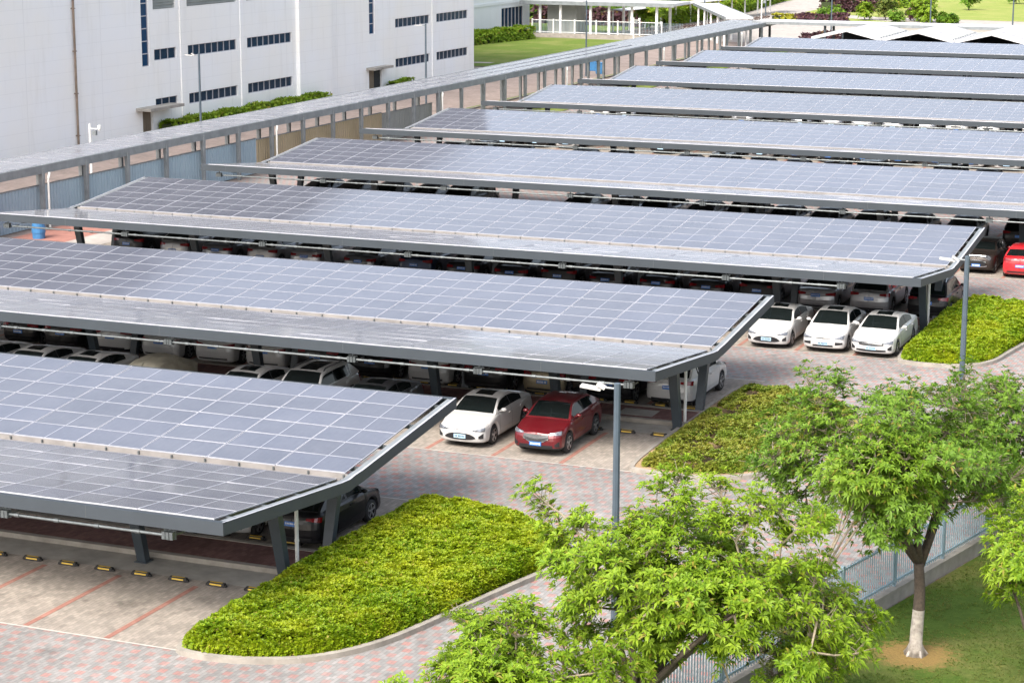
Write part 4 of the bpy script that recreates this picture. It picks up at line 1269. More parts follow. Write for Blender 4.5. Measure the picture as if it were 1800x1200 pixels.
# ------------------------------------------------------------------ trees
def tree(name, label, base, fork_z, crown_c, crown_r, n_limb, n_cl, whorls, leaf, leafmat, nl=7, trunk_r=0.16, bark='bark', lime=0.0, seed=1, twig=True,
         clr=0.75, width=0.30, droop=0.25, spread=1.15, bias=(0,0,0), cat='tree', group=None, extra=()):
    r = np.random.default_rng(seed); rr = random.Random(seed)
    root = thing(name, label, cat, base, 0, group)
    bx, by, bz = base
    fork = Vector((bx + rr.uniform(-.08,.08), by + rr.uniform(-.08,.08), fork_z))
    cc = Vector(crown_c); cr = Vector(crown_r)
    # trunk, slightly bent, flared at the foot
    n_ = 9; pts = []; rad = []
    for i in range(n_):
        t_ = i/(n_-1)
        p = Vector((bx,by,bz)).lerp(fork, t_) + Vector((0.05*math.sin(t_*5+seed), 0.04*math.cos(t_*4+seed)-.04, 0))*t_
        pts.append(p); rad.append(trunk_r*(1-0.28*t_)*(1+0.75*max(0, .12-t_)/.12 if t_ < .12 else 1))
    mb = MB(); mb.tube(pts, rad, 12)
    if lime:
        cut = [i for i, p in enumerate(pts) if p.z-bz <= lime]
        for fi in range(len(mb.f)):
            zs = sum(mb.v[v][2] for v in mb.f[fi])/len(mb.f[fi])
            if zs-bz < lime: mb.m[fi] = 1
        for q in range(5):
            a = q*1.257+.4
            mb.tube([(bx+math.cos(a)*trunk_r*.9, by+math.sin(a)*trunk_r*.9, bz+.16), (bx+math.cos(a)*trunk_r*1.9, by+math.sin(a)*trunk_r*1.9, bz-.02)], [trunk_r*.35, trunk_r*.18], 6, 1)
    mb.build('trunk', [M[bark], M['lime_wash']], root, base, True)
    # cluster centres: spread over the crown ellipsoid, pushed outwards
    C = []
    tries = 0
    while len(C) < n_cl and tries < 8000:
        tries += 1
        v = Vector((rr.gauss(0,1), rr.gauss(0,1), rr.gauss(0,1))).normalized()
        lob = .78+.30*math.sin(3.1*math.atan2(v.y, v.x)+seed)+.20*math.sin(5*v.z+2.3*math.atan2(v.y, v.x)+seed*1.7)
        rad_ = rr.random()**0.45*min(1.18, max(.45, lob))
        p = cc + Vector((v.x*cr.x, v.y*cr.y, v.z*cr.z))*rad_
        if p.z < fork_z*0.8: continue
        if all((p-q).length > clr*0.62 for q in C): C.append(p)
    C += [Vector(e) for e in extra]
    limbs = []
    for i in range(n_limb):
        a = 6.283*i/n_limb + rr.uniform(-.3,.3)
        e = cc + Vector((math.cos(a)*cr.x*.5, math.sin(a)*cr.y*.5, rr.uniform(-.25,.45)*cr.z))
        mid = fork.lerp(e, .5) + Vector((rr.uniform(-.2,.2), rr.uniform(-.2,.2), rr.uniform(-.15,.05)))
        mb = MB(); r0 = trunk_r*.62
        L_ = [fork - Vector((0,0,.08)), fork.lerp(mid, .5)+Vector((0,0,-.06)), mid, mid.lerp(e, .5)+Vector((0,0,.05)), e]
        mb.tube(L_, [r0, r0*.85, r0*.68, r0*.5, r0*.3], 7)
        mb.build('limb', M[bark], root, base, True); limbs.append(L_)
    mbt = MB(); P = []; Nn = []; nodes = [(p, i) for i, L_ in enumerate(limbs) for p in L_[1:]]
    for c in C:
        src = min((p for p, _ in nodes), key=lambda p: (p-c).length)
        mid = src.lerp(c, .55) + Vector((rr.uniform(-.12,.12), rr.uniform(-.12,.12), rr.uniform(-.12,.10)))
        mbt.tube([src, mid, c], [.030, .022, .012], 5, 0, False)
        nodes.append((mid, 0))
        nw = max(3, int(whorls*rr.uniform(.6, 1.4)))
        out = (c-cc); out = Vector((out.x/cr.x, out.y/cr.y, out.z/cr.z))
        for q in range(nw):
            v = Vector((rr.gauss(0,1), rr.gauss(0,1), rr.gauss(0,.75)+.25)).normalized()*clr*(rr.random()**.55)*.62
            p = c+v+Vector(bias)*0.0
            if twig and rr.random() < .55: mbt.tube([mid.lerp(c, rr.uniform(.3,1)), p], [.011, .006], 4, 0, False)
            P.append(tuple(p)); nv = v*0.8+out*0.5+Vector((0,0,.55))
            Nn.append(tuple(nv.normalized() if nv.length > 1e-6 else (0,0,1)))
    mbt.build('branches', M['bark_light'], root, base)
    V, T = leaf_cloud(np.array(P), np.array(Nn), leaf, nl, r, spread, width, droop)
    np_mesh('crown', V-np.array([base]), T, M[leafmat], root)
    return root
tree('broadleaf_tree', 'deep green tree on the lawn with a lime washed trunk foot', (16.18,-7.69,0), 2.35, (15.35,-7.4,4.95), (3.35,2.4,2.0), 6, 108, 42, .165, 'leaf_dark', 7, .17, 'bark', 1.15, 5, clr=.85, width=.32, extra=[(12.5,-7.4,3.9),(12.9,-7.3,3.4),(13.4,-7.5,3.2),(12.9,-7.6,4.5),(13.6,-7.4,6.2),(13.9,-7.2,6.5)], group='trees along the lawn')
tree('broadleaf_tree', 'deep green tree behind the lime washed trunk, at the right edge', (17.6,1.4,0), 1.7, (17.0,1.4,3.1), (3.3,2.0,1.75), 6, 96, 36, .17, 'leaf_dark', 7, .17, 'bark', 1.1, 8, clr=.9, width=.32, extra=[(17.0,-.6,2.3),(17.2,-1.2,1.8),(17.7,-2.0,1.6),(18.2,-2.6,1.5),(18.6,-3.0,1.9),(16.6,-.2,2.6),(18.4,-1.6,2.4),(17.6,-.8,1.2)], group='trees along the lawn')
tree('whorled_leaf_tree', 'big bright green tree reaching over the paving from the bottom edge', (12.6,-18.3,0), 2.2, (13.5,-17.6,4.4), (3.3,2.2,2.15), 6, 104, 46, .178, 'leaf_bright', 8, .15, 'bark', 0, 21, clr=.70, width=.29, droop=.32,
     extra=[(10.1,-17.8,6.1),(10.4,-17.9,5.7),(10.75,-17.9,5.25),(11.1,-17.9,4.9),(11.3,-17.9,4.5),(12.8,-17.8,6.5),(14.1,-17.8,6.7),(13.4,-17.8,6.3),(15.3,-17.6,6.3),(16.6,-16.6,3.3),(16.9,-16.4,3.8),(16.2,-16.6,2.2),(14.6,-17.4,1.4),(15.6,-17.2,3.2),(16.2,-17.0,3.6),(15.0,-17.5,2.4),(14.2,-17.6,2.0),(15.8,-17.2,2.5),(16.5,-16.9,4.3),(13.3,-17.8,1.8),(16.3,-17,2.9),(12.5,-17.8,2.3),(11.8,-17.9,2.6),(15.2,-17.4,1.7)], group='trees along the lawn')
tree('whorled_leaf_tree', 'bright green tree crown cut off by the bottom edge, left of the big one', (10.6,-20.9,0), 1.4, (10.35,-20.0,2.45), (2.6,1.9,1.75), 5, 92, 46, .178, 'leaf_bright', 8, .13, 'bark', 0, 33, clr=.66, width=.29, droop=.32,
     extra=[(10.7,-20,4.35),(10.4,-20,4.1),(11.1,-20,4.0),(8.6,-19.9,1.6),(9.2,-19.9,2.4),(9.0,-19.9,1.2),(11.6,-19.8,2.6),(11.9,-19.8,1.8),(12.2,-19.7,2.4),(9.9,-20,3.3)], group='trees along the lawn')
tree('whorled_leaf_tree', 'bright green young tree cut off by the right edge beside the lawn', (19.3,-10.3,0), 1.7, (19.15,-10.1,3.55), (1.15,1.1,1.55), 4, 34, 28, .175, 'leaf_bright', 8, .09, 'bark', 0, 44, clr=.62, width=.29, droop=.32, group='trees along the lawn')
tree('small_leaf_tree', 'slender tree with fine olive leaves between the big bright tree and the lawn', (14.7,-12.8,0), 1.0, (14.6,-12.6,2.2), (1.55,1.0,1.55), 6, 70, 40, .105, 'leaf_fine', 5, .06, 'bark', 0, 55, clr=.6, width=.45, droop=.1, group='trees along the lawn')

M['leaf_mid'] = leaf_mat('mid_green_tree_leaves', (0.10,0.21,0.018), (0.24,0.38,0.032), (0.30,0.43,0.04), 0.42, 0.4)
tree('slender_tree', 'slender pale barked tree leaning in front of the deep green crown', (14.1,-9.9,0), 2.1, (15.5,-9.3,5.05), (1.35,.8,.85), 4, 34, 24, .175, 'leaf_mid', 8, .06, 'bark_light', 0, 71, clr=.62, width=.29, droop=.32, extra=[(16.6,-9.2,4.6),(14.3,-9.4,4.4),(16.3,-9.2,5.6)], group='trees along the lawn')

# ------------------------------------------------------------------ lamp posts
def lamp_post(x, y, h, label, group, head=(-1, -0.15), r0=.105, name='lamp_post'):
    root = thing(name, label, 'lamp post', (x, y, 0), 0, group)
    mb = MB(); mb.tube([(0,0,0),(0,0,h)], [r0, r0*.82], 8); mb.box(-.2,.2,-.2,.2,-.02,.03); mb.build('pole', M['pole'], root)
    hx, hy = head; L_ = math.hypot(hx, hy); hx /= L_; hy /= L_
    mb = MB(); mb.tube([(0,0,h-.14), (hx*.34, hy*.34, h-.12)], .028, 6); mb.build('arm', M['galv_grey'], root)
    mb = MB()
    p0 = Vector((hx*.30, hy*.30, h-.14)); p1 = Vector((hx*.50, hy*.50, h-.02)); p2 = Vector((hx*.92, hy*.92, h-.10))
    mb.beam(p0, p1, .24, .06); mb.beam(p0+Vector((hx*.1,hy*.1,-.03)), p2, .27, .05)
    mb.build('lamp_head', M['lamp_white'], root)
    return root
LG = 'lamp posts around the parking lot'
lamp_post(8.8, -9.0, 6.45, 'blue grey lamp post rising through the bright tree in front of the second canopy', LG)
lamp_post(13.05, 14.2, 6.25, 'blue grey lamp post crossing the lime bed at the third canopy end', LG)
lamp_post(-49.0, 68.4, 7.45, 'dark lamp post in front of the factory wall, nearest the left edge', LG, (-1,-.4), .09)
lamp_post(-49.0, 105.0, 7.35, 'dark lamp post in front of the factory wall, beside the brown door', LG, (-1,-.4), .09)
lamp_post(-49.0, 143.2, 7.5, 'dark lamp post in front of the small lawn and picket railing', LG, (-1,-.4), .09)
lamp_post(-41.3, 212.0, 8.5, 'thin dark lamp post behind the left end of the zigzag roofs', LG, (-1,-.4), .10)
lamp_post(-18.4, 212.0, 7.0, 'thin dark lamp post behind the zigzag roofs, rightmost of the far ones', LG, (-1,-.4), .10)
lamp_post(-34.3, 240.0, 8.0, 'thin dark lamp post among the round shrubs beyond the zigzag roofs', LG, (-1,-.4), .10)
lamp_post(-59.6, 246.0, 8.0, 'thin dark lamp post at the pale road bend', LG, (-1,-.4), .10)
lamp_post(-62.0, 224.0, 8.0, 'thin dark lamp post beside the row of parked bicycles', LG, (-1,-.4), .10)
#==SECTION5==

# ------------------------------------------------------------------ covered walkway
wk = thing('covered_walkway', 'long flat roofed walkway carrying solar panels along the left side of the parking lot', 'walkway', (-44.05, 100, 0))
WO = tuple(wk.location)
YW0, YW1, ZW = 18.0, 184.0, 3.46
def xwr(y): return -42.40 + 1.75*max(0.0, y-55)/129       # right edge of the roof: it widens towards the far end
def xwl(y): return -45.85
RY = [YW0, 55.0, YW1]
for ya, yb in zip(RY[:-1], RY[1:]):
    mb = MB()
    mb.add([(xwl(ya),ya,ZW-.16),(xwr(ya)-.16,ya,ZW-.16),(xwr(yb)-.16,yb,ZW-.16),(xwl(yb),yb,ZW-.16),(xwl(ya),ya,ZW-.05),(xwr(ya)-.16,ya,ZW-.05),(xwr(yb)-.16,yb,ZW-.05),(xwl(yb),yb,ZW-.05)],
           [(0,3,2,1),(4,5,6,7),(0,1,5,4),(1,2,6,5),(2,3,7,6),(3,0,4,7)])
    mb.build('roof', M['galv_grey'], wk, WO)
    mb = MB(); mb.beam((xwr(ya)-.07, ya, ZW-.22), (xwr(yb)-.07, yb, ZW-.22), .15, .46); mb.build('edge_beam', M['galv_grey'], wk, WO)
    mb = MB(); mb.beam((xwl(ya)-.09, ya, ZW-.16), (xwl(yb)-.09, yb, ZW-.16), .15, .34); mb.build('edge_beam', M['galv_grey'], wk, WO)
poses = []
y = YW0 + 1.2
while y < YW1 - 1:
    wd = xwr(y)-.25-xwl(y); nc = 3 if wd < 4.35 else 4
    for i in range(nc): poses.append((xwr(y)-.25-wd*(i+.5)/nc, y, ZW-.02, 0.0, math.pi/2))
    y += 2.26
place_panels(wk, poses, 100, PANEL_MESH_W, [M['pv_walk'], M['alu'], M['backsheet']])
y = 31.8; i = 0
while y < 182:
    xo = xwr(y)-.08
    for x in (xo, xwl(y)+.15):
        mb = MB(); mb.beam((x, y, 0), (x, y, ZW-.17), .17, .20, 0, .24, .26, (1,0,0)); mb.build('post', M['galv_grey'], wk, WO)
    mb = MB(); mb.box(xwl(y)+.1, xo-.1, y-.08, y+.08, ZW-.34, ZW-.17); mb.build('crossbeam', M['galv_grey'], wk, WO)
    if i % 6 == 2:
        mb = MB(); mb.tube([(xo+.27, y+.2, 0), (xo+.27, y+.2, ZW-.75)], .06, 8); mb.tube([(xo+.27, y+.2, ZW-.76), (xo+.15, y+.5, ZW-.46)], .07, 8); mb.build('downpipe', M['white_pipe'], wk, WO)
    y += 4.3; i += 1

def hoarding(y0, y1, z, mat, label):
    root = thing('hoarding_fence', label, 'hoarding', (-42.75, (y0+y1)/2, 0), 0, 'sheet metal hoardings below the walkway'); O = tuple(root.location)
    mb = MB()
    prof = []; yy = y0
    while yy < y1 - .01:
        prof += [(0, yy), (0, yy+.12), (.03, yy+.15), (.03, yy+.27)]; yy += .30
    prof.append((0, y1)); vs = []; fs = []
    for dx, yv in prof: vs += [(-42.8+dx, min(yv, y1), 0.05), (-42.8+dx, min(yv, y1), z)]
    for i in range(len(prof)-1): fs.append((2*i, 2*i+2, 2*i+3, 2*i+1))
    mb.add(vs, fs); mb.build('sheet_panel', M[mat], root, O)
    mb = MB(); mb.box(-42.86, -42.74, y0, y1, z, z+.05); mb.build('top_rail', M['galv_grey'], root, O)
hoarding(22, 64.9, 2.30, 'hoard_blue', 'blue corrugated sheet hoarding below the walkway roof')
hoarding(64.95, 83.7, 2.22, 'hoard_tan', 'tan corrugated sheet hoarding between the blue and grey hoardings')
hoarding(83.75, 92.6, 2.12, 'hoard_grey', 'grey sheet hoarding just past the tan one')
sheet('verge_grass', rect(-47.2, -46.6, 92, 183), 0.03, M['lawn_mid'])
sheet('verge_grass', rect(-42.0, -38.8, 93.2, 183), 0.03, M['lawn_mid'])
tag((lambda b: (b.box(-46.6, -46.4, 92, 183, -.03, .12), b.build('verge_kerb', M['kerb']))[1])(MB()), None, None, None, 'structure')
sheet('red_paving', rect(-42.0, -38.6, 24, 42), 0.004, M['red_tile'])
sheet('side_path', rect(-38.6, -36.4, 24, 60), 0.002, M['path_grey'])

# ------------------------------------------------------------------ white factory building
FX = -61.0
def wall_with_holes(mb, y0, y1, z0, z1, holes, depth, x=FX):
    ys_ = sorted({y0, y1} | {v for h_ in holes for v in h_[:2]}); zs_ = sorted({z0, z1} | {v for h_ in holes for v in h_[2:4]})
    for a, b in zip(ys_[:-1], ys_[1:]):
        for c, d in zip(zs_[:-1], zs_[1:]):
            ym, zm = (a+b)/2, (c+d)/2
            if any(h_[0] < ym < h_[1] and h_[2] < zm < h_[3] for h_ in holes): continue
            mb.quad((x,a,c), (x,b,c), (x,b,d), (x,a,d))
    for h_ in holes:
        a, b, c, d = h_[:4]; xi = x-depth
        mb.quad((x,a,c),(xi,a,c),(xi,a,d),(x,a,d)); mb.quad((xi,b,c),(x,b,c),(x,b,d),(xi,b,d))
        mb.quad((x,a,c),(x,b,c),(xi,b,c),(xi,a,c)); mb.quad((xi,a,d),(xi,b,d),(x,b,d),(x,a,d))
bld = thing('factory_building', 'large white panelled factory building with blue strip windows on the left', 'building', (FX-15, 86, 0))
BO = tuple(bld.location)
wins = []
for z0, z1 in ((1.86, 2.70), (5.56, 6.42)):
    for a, b, n_ in ((82.0,85.2,3), (86.9,94.5,8), (96.2,103.85,8), (124.2,131.9,8), (133.5,141.1,8)): wins.append((a, b, z0, z1, n_, 'h'))
for a, b in ((82.0,85.2), (86.9,94.55), (96.2,103.9), (124.2,131.9), (133.5,141.1)): wins.append((a, b, 9.4, 12.6, 0, 'l'))
for a, b, z0 in ((80.30,81.36,5.22), (118.7,119.85,5.30)): wins.append((a, b, z0, 13.4, 8, 'v'))
doors_ = [(80.1, 81.5, 0.0, 2.0), (118.55, 121.2, 0.0, 2.05)]
mb = MB(); ZB = 13.8; ZT = 29.5
wall_with_holes(mb, 20.0, 142.65, -0.05, ZB, [w_[:4] for w_ in wins] + doors_, 0.22)
mb.quad((FX-32,142.65,-.05),(FX,142.65,-.05)[:3],(FX,142.65,ZB),(FX-32,142.65,ZB)); mb.quad((FX,20,-.05),(FX-32,20,-.05),(FX-32,20,ZB),(FX,20,ZB))
mb.quad((FX-32,20,-.05),(FX-32,142.65,-.05),(FX-32,142.65,ZB),(FX-32,20,ZB)); mb.quad((FX,20,ZB),(FX,142.65,ZB),(FX-32,142.65,ZB),(FX-32,20,ZB))
mb.build('wall', M['facade'], bld, BO)
mb = MB(); mb.box(FX-32, FX, 20, 142.65, ZB+.002, ZT); mb.build('upper_wall', M['upper_cladding'], bld, BO)
mb = MB(); mb.box(FX-32.2, FX+.25, 19.8, 142.85, ZT+.002, ZT+.4); mb.build('roof', M['galv_grey'], bld, BO)
for a, b in ((104.6, 110.6),):
    mb = MB(); mb.box(FX+.004, FX+.35, a, b, -.05, ZB-.02); mb.build('pilaster', M['facade'], bld, BO)
for y_ in (86.05, 95.35, 132.7):
    mb = MB(); mb.box(FX+.003, FX+.07, y_-.30, y_+.30, -.05, ZB-.02); mb.build('pilaster', M['facade'], bld, BO)
for a, b, z0, z1, n_, kd in wins:
    if kd == 'l':
        mb = MB(); z_ = z0
        mb.quad((FX-.21,a,z0),(FX-.21,b,z0),(FX-.21,b,z1),(FX-.21,a,z1))
        while z_ < z1-.1: mb.beam((FX-.10,a,z_+.1),(FX-.10,b,z_+.1), .12, .03); z_ += .22
        mb.build('louvre', M['louvre'], bld, BO); continue
    mb = MB()
    f_ = .05
    mb.box(FX-.20, FX-.10, a, b, z0, z0+f_); mb.box(FX-.20, FX-.10, a, b, z1-f_, z1); mb.box(FX-.20, FX-.10, a, a+f_, z0+f_, z1-f_); mb.box(FX-.20, FX-.10, b-f_, b, z0+f_, z1-f_)
    for q in range(1, n_):
        if kd == 'h':
            yy = a+(b-a)*q/n_; mb.box(FX-.195, FX-.11, yy-.035, yy+.035, z0+f_, z1-f_)
        else:
            zz = z0+.94*q; mb.box(FX-.195, FX-.11, a+f_, b-f_, zz-.035, zz+.035)
    wo_ = mb.build('window', M['alu'], bld, BO)
    mb = MB(); mb.quad((FX-.17,a,z0),(FX-.17,b,z0),(FX-.17,b,z1),(FX-.17,a,z1))
    pn = mb.build('pane', M['blue_glass'] if kd == 'v' else M['navy_glass'], wo_, None); pn.data.transform(Matrix.Translation((-BO[0],-BO[1],-BO[2])))
for a, b, c, d in doors_:
    mb = MB(); mb.quad((FX-.215,a,c),(FX-.215,b,c),(FX-.215,b,d),(FX-.215,a,d))
    ym = (a+b)/2
    mb.box(FX-.21, FX-.16, a+.03, ym-.02, .02, d-.03, 1); mb.box(FX-.21, FX-.16, ym+.02, b-.03, .02, d-.03, 2 if b-a > 2 else 1)
    mb.build('door', [M['dark_opening'], M['brown_door'], M['dark_opening']], bld, BO)
for a, b, z_, dpt in ((79.2, 84.0, 2.02, 1.3), (118.0, 121.9, 2.10, .9)):
    mb = MB(); mb.box(FX+.002, FX+dpt, a, b, z_, z_+.22); mb.build('door_canopy', M['concrete'], bld, BO)
mb = MB(); mb.tube([(FX+.14, 71.3, 0), (FX+.14, 71.3, ZB)], .085, 8)
for z_ in range(1, 13, 3): mb.box(FX, FX+.24, 71.18, 71.42, z_, z_+.06)
mb.build('downpipe', M['rust_pipe'], bld, BO)

def hedge(name, label, pts, wdt, h, mat, seed, dens=55, size=.20, group=None, inner='twigs'):
    """clipped hedge along a polyline: dark core plus leaf rosettes over the top and both faces"""
    r = np.random.default_rng(seed); P = []; Nn = []
    mb = MB()
    for (ax, ay), (bx_, by_) in zip(pts[:-1], pts[1:]):
        d = Vector((bx_-ax, by_-ay)); L_ = d.length; d.normalize(); nn = Vector((-d.y, d.x))
        n_ = int(L_*(wdt+2*h)*dens)
        t = r.random(n_)*L_; u = r.random(n_)*(wdt+2*h)
        wob = 1+.12*np.sin(t*1.3+seed)+.08*r.random(n_)
        for ti, ui, wb_ in zip(t, u, wob):
            if ui < h: off, z, nv = -wdt/2, ui, (-nn.x, -nn.y, .4)
            elif ui < h+wdt: off, z, nv = ui-h-wdt/2, h, (0, 0, 1)
            else: off, z, nv = wdt/2, ui-h-wdt, (nn.x, nn.y, .4)
            P.append((ax+d.x*ti+nn.x*off, ay+d.y*ti+nn.y*off, z*wb_+.03*r.random())); Nn.append((nv[0]+.4*(r.random()-.5), nv[1]+.4*(r.random()-.5), nv[2]))
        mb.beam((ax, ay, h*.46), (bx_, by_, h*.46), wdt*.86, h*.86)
    c = ((pts[0][0]+pts[-1][0])/2, (pts[0][1]+pts[-1][1])/2, 0)
    root = thing(name, label, 'hedge', c, 0, group)
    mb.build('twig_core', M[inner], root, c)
    V, T = leaf_cloud(np.array(P), np.array(Nn), size, 5, r, 1.1, .6, .05)
    np_mesh('foliage', V-np.array([c]), T, M[mat], root)
    return root
hedge('clipped_hedge', 'bright green hedge along the foot of the factory wall behind the lamp post', [(FX+.75, 82.2), (FX+.75, 108.5)], .9, .82, 'leaf_hedge', 2, 26, .30)
hedge('clipped_hedge', 'short low hedge on the factory wall beside the brown door', [(FX+.75, 121.5), (FX+.75, 126.0)], .8, .62, 'leaf_hedge', 3, 26, .28)

# ------------------------------------------------------------------ second building, small lawn, railing, entrance canopy
B2X = -79.5
b2 = thing('corrugated_building', 'pale corrugated building with tall dark windows behind the small lawn', 'building', (B2X-12, 178, 0)); B2O = tuple(b2.location)
mb = MB(); wall_with_holes(mb, 146, 203.5, -.05, 15, [(194.0, 201.2, .25, 3.45)], .2, B2X)
mb.quad((B2X,203.5,-.05),(B2X-26,203.5,-.05),(B2X-26,203.5,15),(B2X,203.5,15)); mb.quad((B2X-26,146,-.05),(B2X,146,-.05),(B2X,146,15),(B2X-26,146,15))
mb.quad((B2X-26,203.5,-.05),(B2X-26,146,-.05),(B2X-26,146,15),(B2X-26,203.5,15)); mb.quad((B2X,146,15),(B2X,203.5,15),(B2X-26,203.5,15),(B2X-26,146,15))
mb.build('wall', M['facade2'], b2, B2O)
mb = MB()
for q in range(7):
    yy = 194.0+7.2*q/6; mb.box(B2X-.18, B2X-.05, max(194, yy-.05), min(201.2, yy+.05), .25, 3.45)
wo_ = mb.build('window', M['alu'], b2, B2O)
mb = MB(); mb.quad((B2X-.16,194,.25),(B2X-.16,201.2,.25),(B2X-.16,201.2,3.45),(B2X-.16,194,3.45)); pn = mb.build('pane', M['navy_glass'], wo_); pn.data.transform(Matrix.Translation((-B2O[0],-B2O[1],-B2O[2])))
mb = MB(); mb.box(B2X+.003, B2X+.12, 146, 203.5, 4.0, 4.35); mb.build('wall_band', M['facade2'], b2, B2O)
sheet('building_lawn', [(-79.3,150),(-60.6,150),(-60.6,190.5),(-62.0,193.0),(-75.5,194.0),(-79.3,193)], 0.012, M['lawn_mid'])
sheet('lawn_path', [(-79.3,152.5),(-64,153.8),(-64,155.2),(-79.3,154.2)], 0.018, M['path_grey'])
hedge('clipped_hedge', 'thick bright green hedge in front of the corrugated building', [(-77.9, 166.0), (-77.3, 178), (-74.9, 191.5)], 2.0, 1.25, 'leaf_hedge', 4, 15, .38)

er = thing('picket_railing', 'white picket railing on a low wall closing the small lawn', 'railing', (-68, 195.2, 0)); EO = tuple(er.location)
mb = MB(); mb.beam((-75.8, 195.4, .22), (-58.5, 195.2, .22), .3, .5); mb.build('low_wall', M['kerb'], er, EO)
for z in (.62, 2.1):
    mb = MB(); mb.beam((-75.8, 195.4, z), (-58.5, 195.2, z), .07, .07); mb.build('rail', M['white'], er, EO)
x = -75.8
while x < -58.5:
    mb = MB(); mb.box(x-.06, x+.06, 195.2, 195.4, .47, 2.25); mb.build('railing_post', M['white'], er, EO)
    mb = MB()
    for q in range(1, 15): mb.beam((x+q*.19, 195.3, .5), (x+q*.19, 195.3, 2.08), .024, .024)
    mb.build('picket_panel', M['rail_paint'], er, EO); x += 2.88

en = thing('entrance_canopy', 'flat white edged canopy on slim columns behind the picket railing', 'canopy', (-69, 201, 0)); EN = tuple(en.location)
mb = MB(); mb.box(-78.6, -58.0, 198.2, 205.2, 3.95, 4.30); mb.build('roof_slab', M['white_roof'], en, EN)
mb = MB(); mb.box(-78.7, -57.9, 198.08, 198.19, 3.85, 4.34); mb.build('edge_fascia', M['galv_grey'], en, EN)
for x, yy in ((-76.2,199),(-73.4,199),(-69.3,199),(-66.8,199),(-63.8,199.2),(-60.5,199.2),(-73.4,204.5),(-66.8,204.5),(-60.5,204.5)):
    mb = MB(); mb.box(x-.14, x+.14, yy-.14, yy+.14, 0, 3.95); mb.build('column', M['white'], en, EN)
mb = MB(); mb.box(-75.8, -71.8, 200.5, 203.8, 0, 3.9); mb.build('lobby_box', M['hoard_grey'], en, EN)

lk = thing('link_canopy', 'sloping white walkway canopy joining the long walkway to the entrance canopy', 'canopy', (-52, 198, 0)); LO = tuple(lk.location)
A_, B_ = Vector((-45.4, 184.6, 3.55)), Vector((-58.6, 213.5, 3.55)); dl = (B_-A_).normalized(); nl_ = Vector((dl.y, -dl.x, 0))
mb = MB(); mb.beam(A_, B_, 3.2, .22); mb.build('roof_slab', M['white_roof'], lk, LO)
for sgn in (1, -1):
    mb = MB(); mb.beam(A_+nl_*1.64*sgn, B_+nl_*1.64*sgn, .07, .34); mb.build('edge_fascia', M['galv_grey'], lk, LO)
for q in range(5):
    p = A_.lerp(B_, (q+.5)/5)
    for sgn in (1, -1):
        mb = MB(); mb.box(p.x+nl_.x*1.3*sgn-.1, p.x+nl_.x*1.3*sgn+.1, p.y+nl_.y*1.3*sgn-.1, p.y+nl_.y*1.3*sgn+.1, 0, 3.44); mb.build('column', M['white'], lk, LO)

bs = thing('bicycle_shelter', 'low curved white shelter roof running above the row of bicycles', 'shelter', (-63.5, 232, 0)); BS = tuple(bs.location)
A_, B_ = Vector((-68.2, 204, 0)), Vector((-61.4, 262, 0)); db = (B_-A_).normalized(); nb = Vector((db.y, -db.x, 0))
mb = MB(); nseg = 8
vs = []
for q in range(nseg+1):
    t = q/nseg; off = -1.7+3.0*t; z = 2.55+.55*math.sin(math.pi*(.15+.6*t))
    for P_ in (A_, B_):
        p = P_+nb*off; vs += [(p.x, p.y, z), (p.x, p.y, z-.07)]
fs = []
for q in range(nseg):
    b0 = q*4; b1 = b0+4
    fs += [(b0, b1, b1+2, b0+2), (b0+1, b0+3, b1+3, b1+1)]
fs += [(0,2,3,1), (nseg*4, nseg*4+1, nseg*4+3, nseg*4+2)]
mb.add(vs, fs); mb.build('curved_roof', M['white_roof'], bs, BS)
for q in range(12):
    p = A_.lerp(B_, (q+.5)/12)-nb*1.1
    mb = MB(); mb.box(p.x-.09, p.x+.09, p.y-.09, p.y+.09, 0, 2.8); mb.build('column', M['white'], bs, BS)

# bicycles
def bicycle_mb():
    mb = MB()
    for yy in (-.52, .52):
        for q in range(12):
            a0, a1 = 6.283*q/12, 6.283*(q+1)/12
            mb.tube([(0, yy+.33*math.cos(a0), .34+.33*math.sin(a0)), (0, yy+.33*math.cos(a1), .34+.33*math.sin(a1))], .028, 4, 0, False)
        for q in range(3):
            a0 = 3.1416*q/3
            mb.tube([(0, yy+.31*math.cos(a0), .34+.31*math.sin(a0)), (0, yy-.31*math.cos(a0), .34-.31*math.sin(a0))], .008, 4, 1, False)
    for a, b in (((0,-.52,.34),(0,-.36,.86)), ((0,-.38,.78),(0,.18,.80)), ((0,-.38,.70),(0,.06,.34)), ((0,.06,.34),(0,.20,.88)), ((0,.06,.34),(0,.52,.34)), ((0,.52,.34),(0,.18,.80)), ((0,-.36,.86),(0,-.42,1.0))):
        mb.tube([a, b], .03, 5, 1)
    mb.tube([(-.27,-.34,1.0), (-.1,-.42,1.0), (.1,-.42,1.0), (.27,-.34,1.0)], .022, 5, 1)
    mb.beam((0,.08,.93), (0,.32,.93), .15, .06, 0)
    mb.box(-.16, .16, -.82, -.56, .72, .92, 1)
    return mb
b0 = None
A_, B_ = Vector((-62.9, 197.6, 0)), Vector((-56.6, 236, 0))
NB = 34
bcol = [M['bike_dark'], M['tyre'], PAINTS['grey'], PAINTS['red']]
for q in range(NB):
    p = A_.lerp(B_, (q+.5)/NB)
    if b0 is None:
        b0 = bicycle_mb().build('bicycle', [M['tyre'], M['bike_dark']]); o = b0
    else:
        o = b0.copy(); COL.objects.link(o)
    o.location = (p.x+jit(.12), p.y, 0); o.rotation_euler = (0, R(jit(5)), R(68+jit(10)))
    pos_ = 'at the picket railing end' if q < 6 else ('at the road end' if q > NB-7 else 'in the middle')
    tag(o, f'bicycle parked in the long row by the curved shelter, {pos_}', 'bicycle', 'bicycles in the long row ' + pos_)
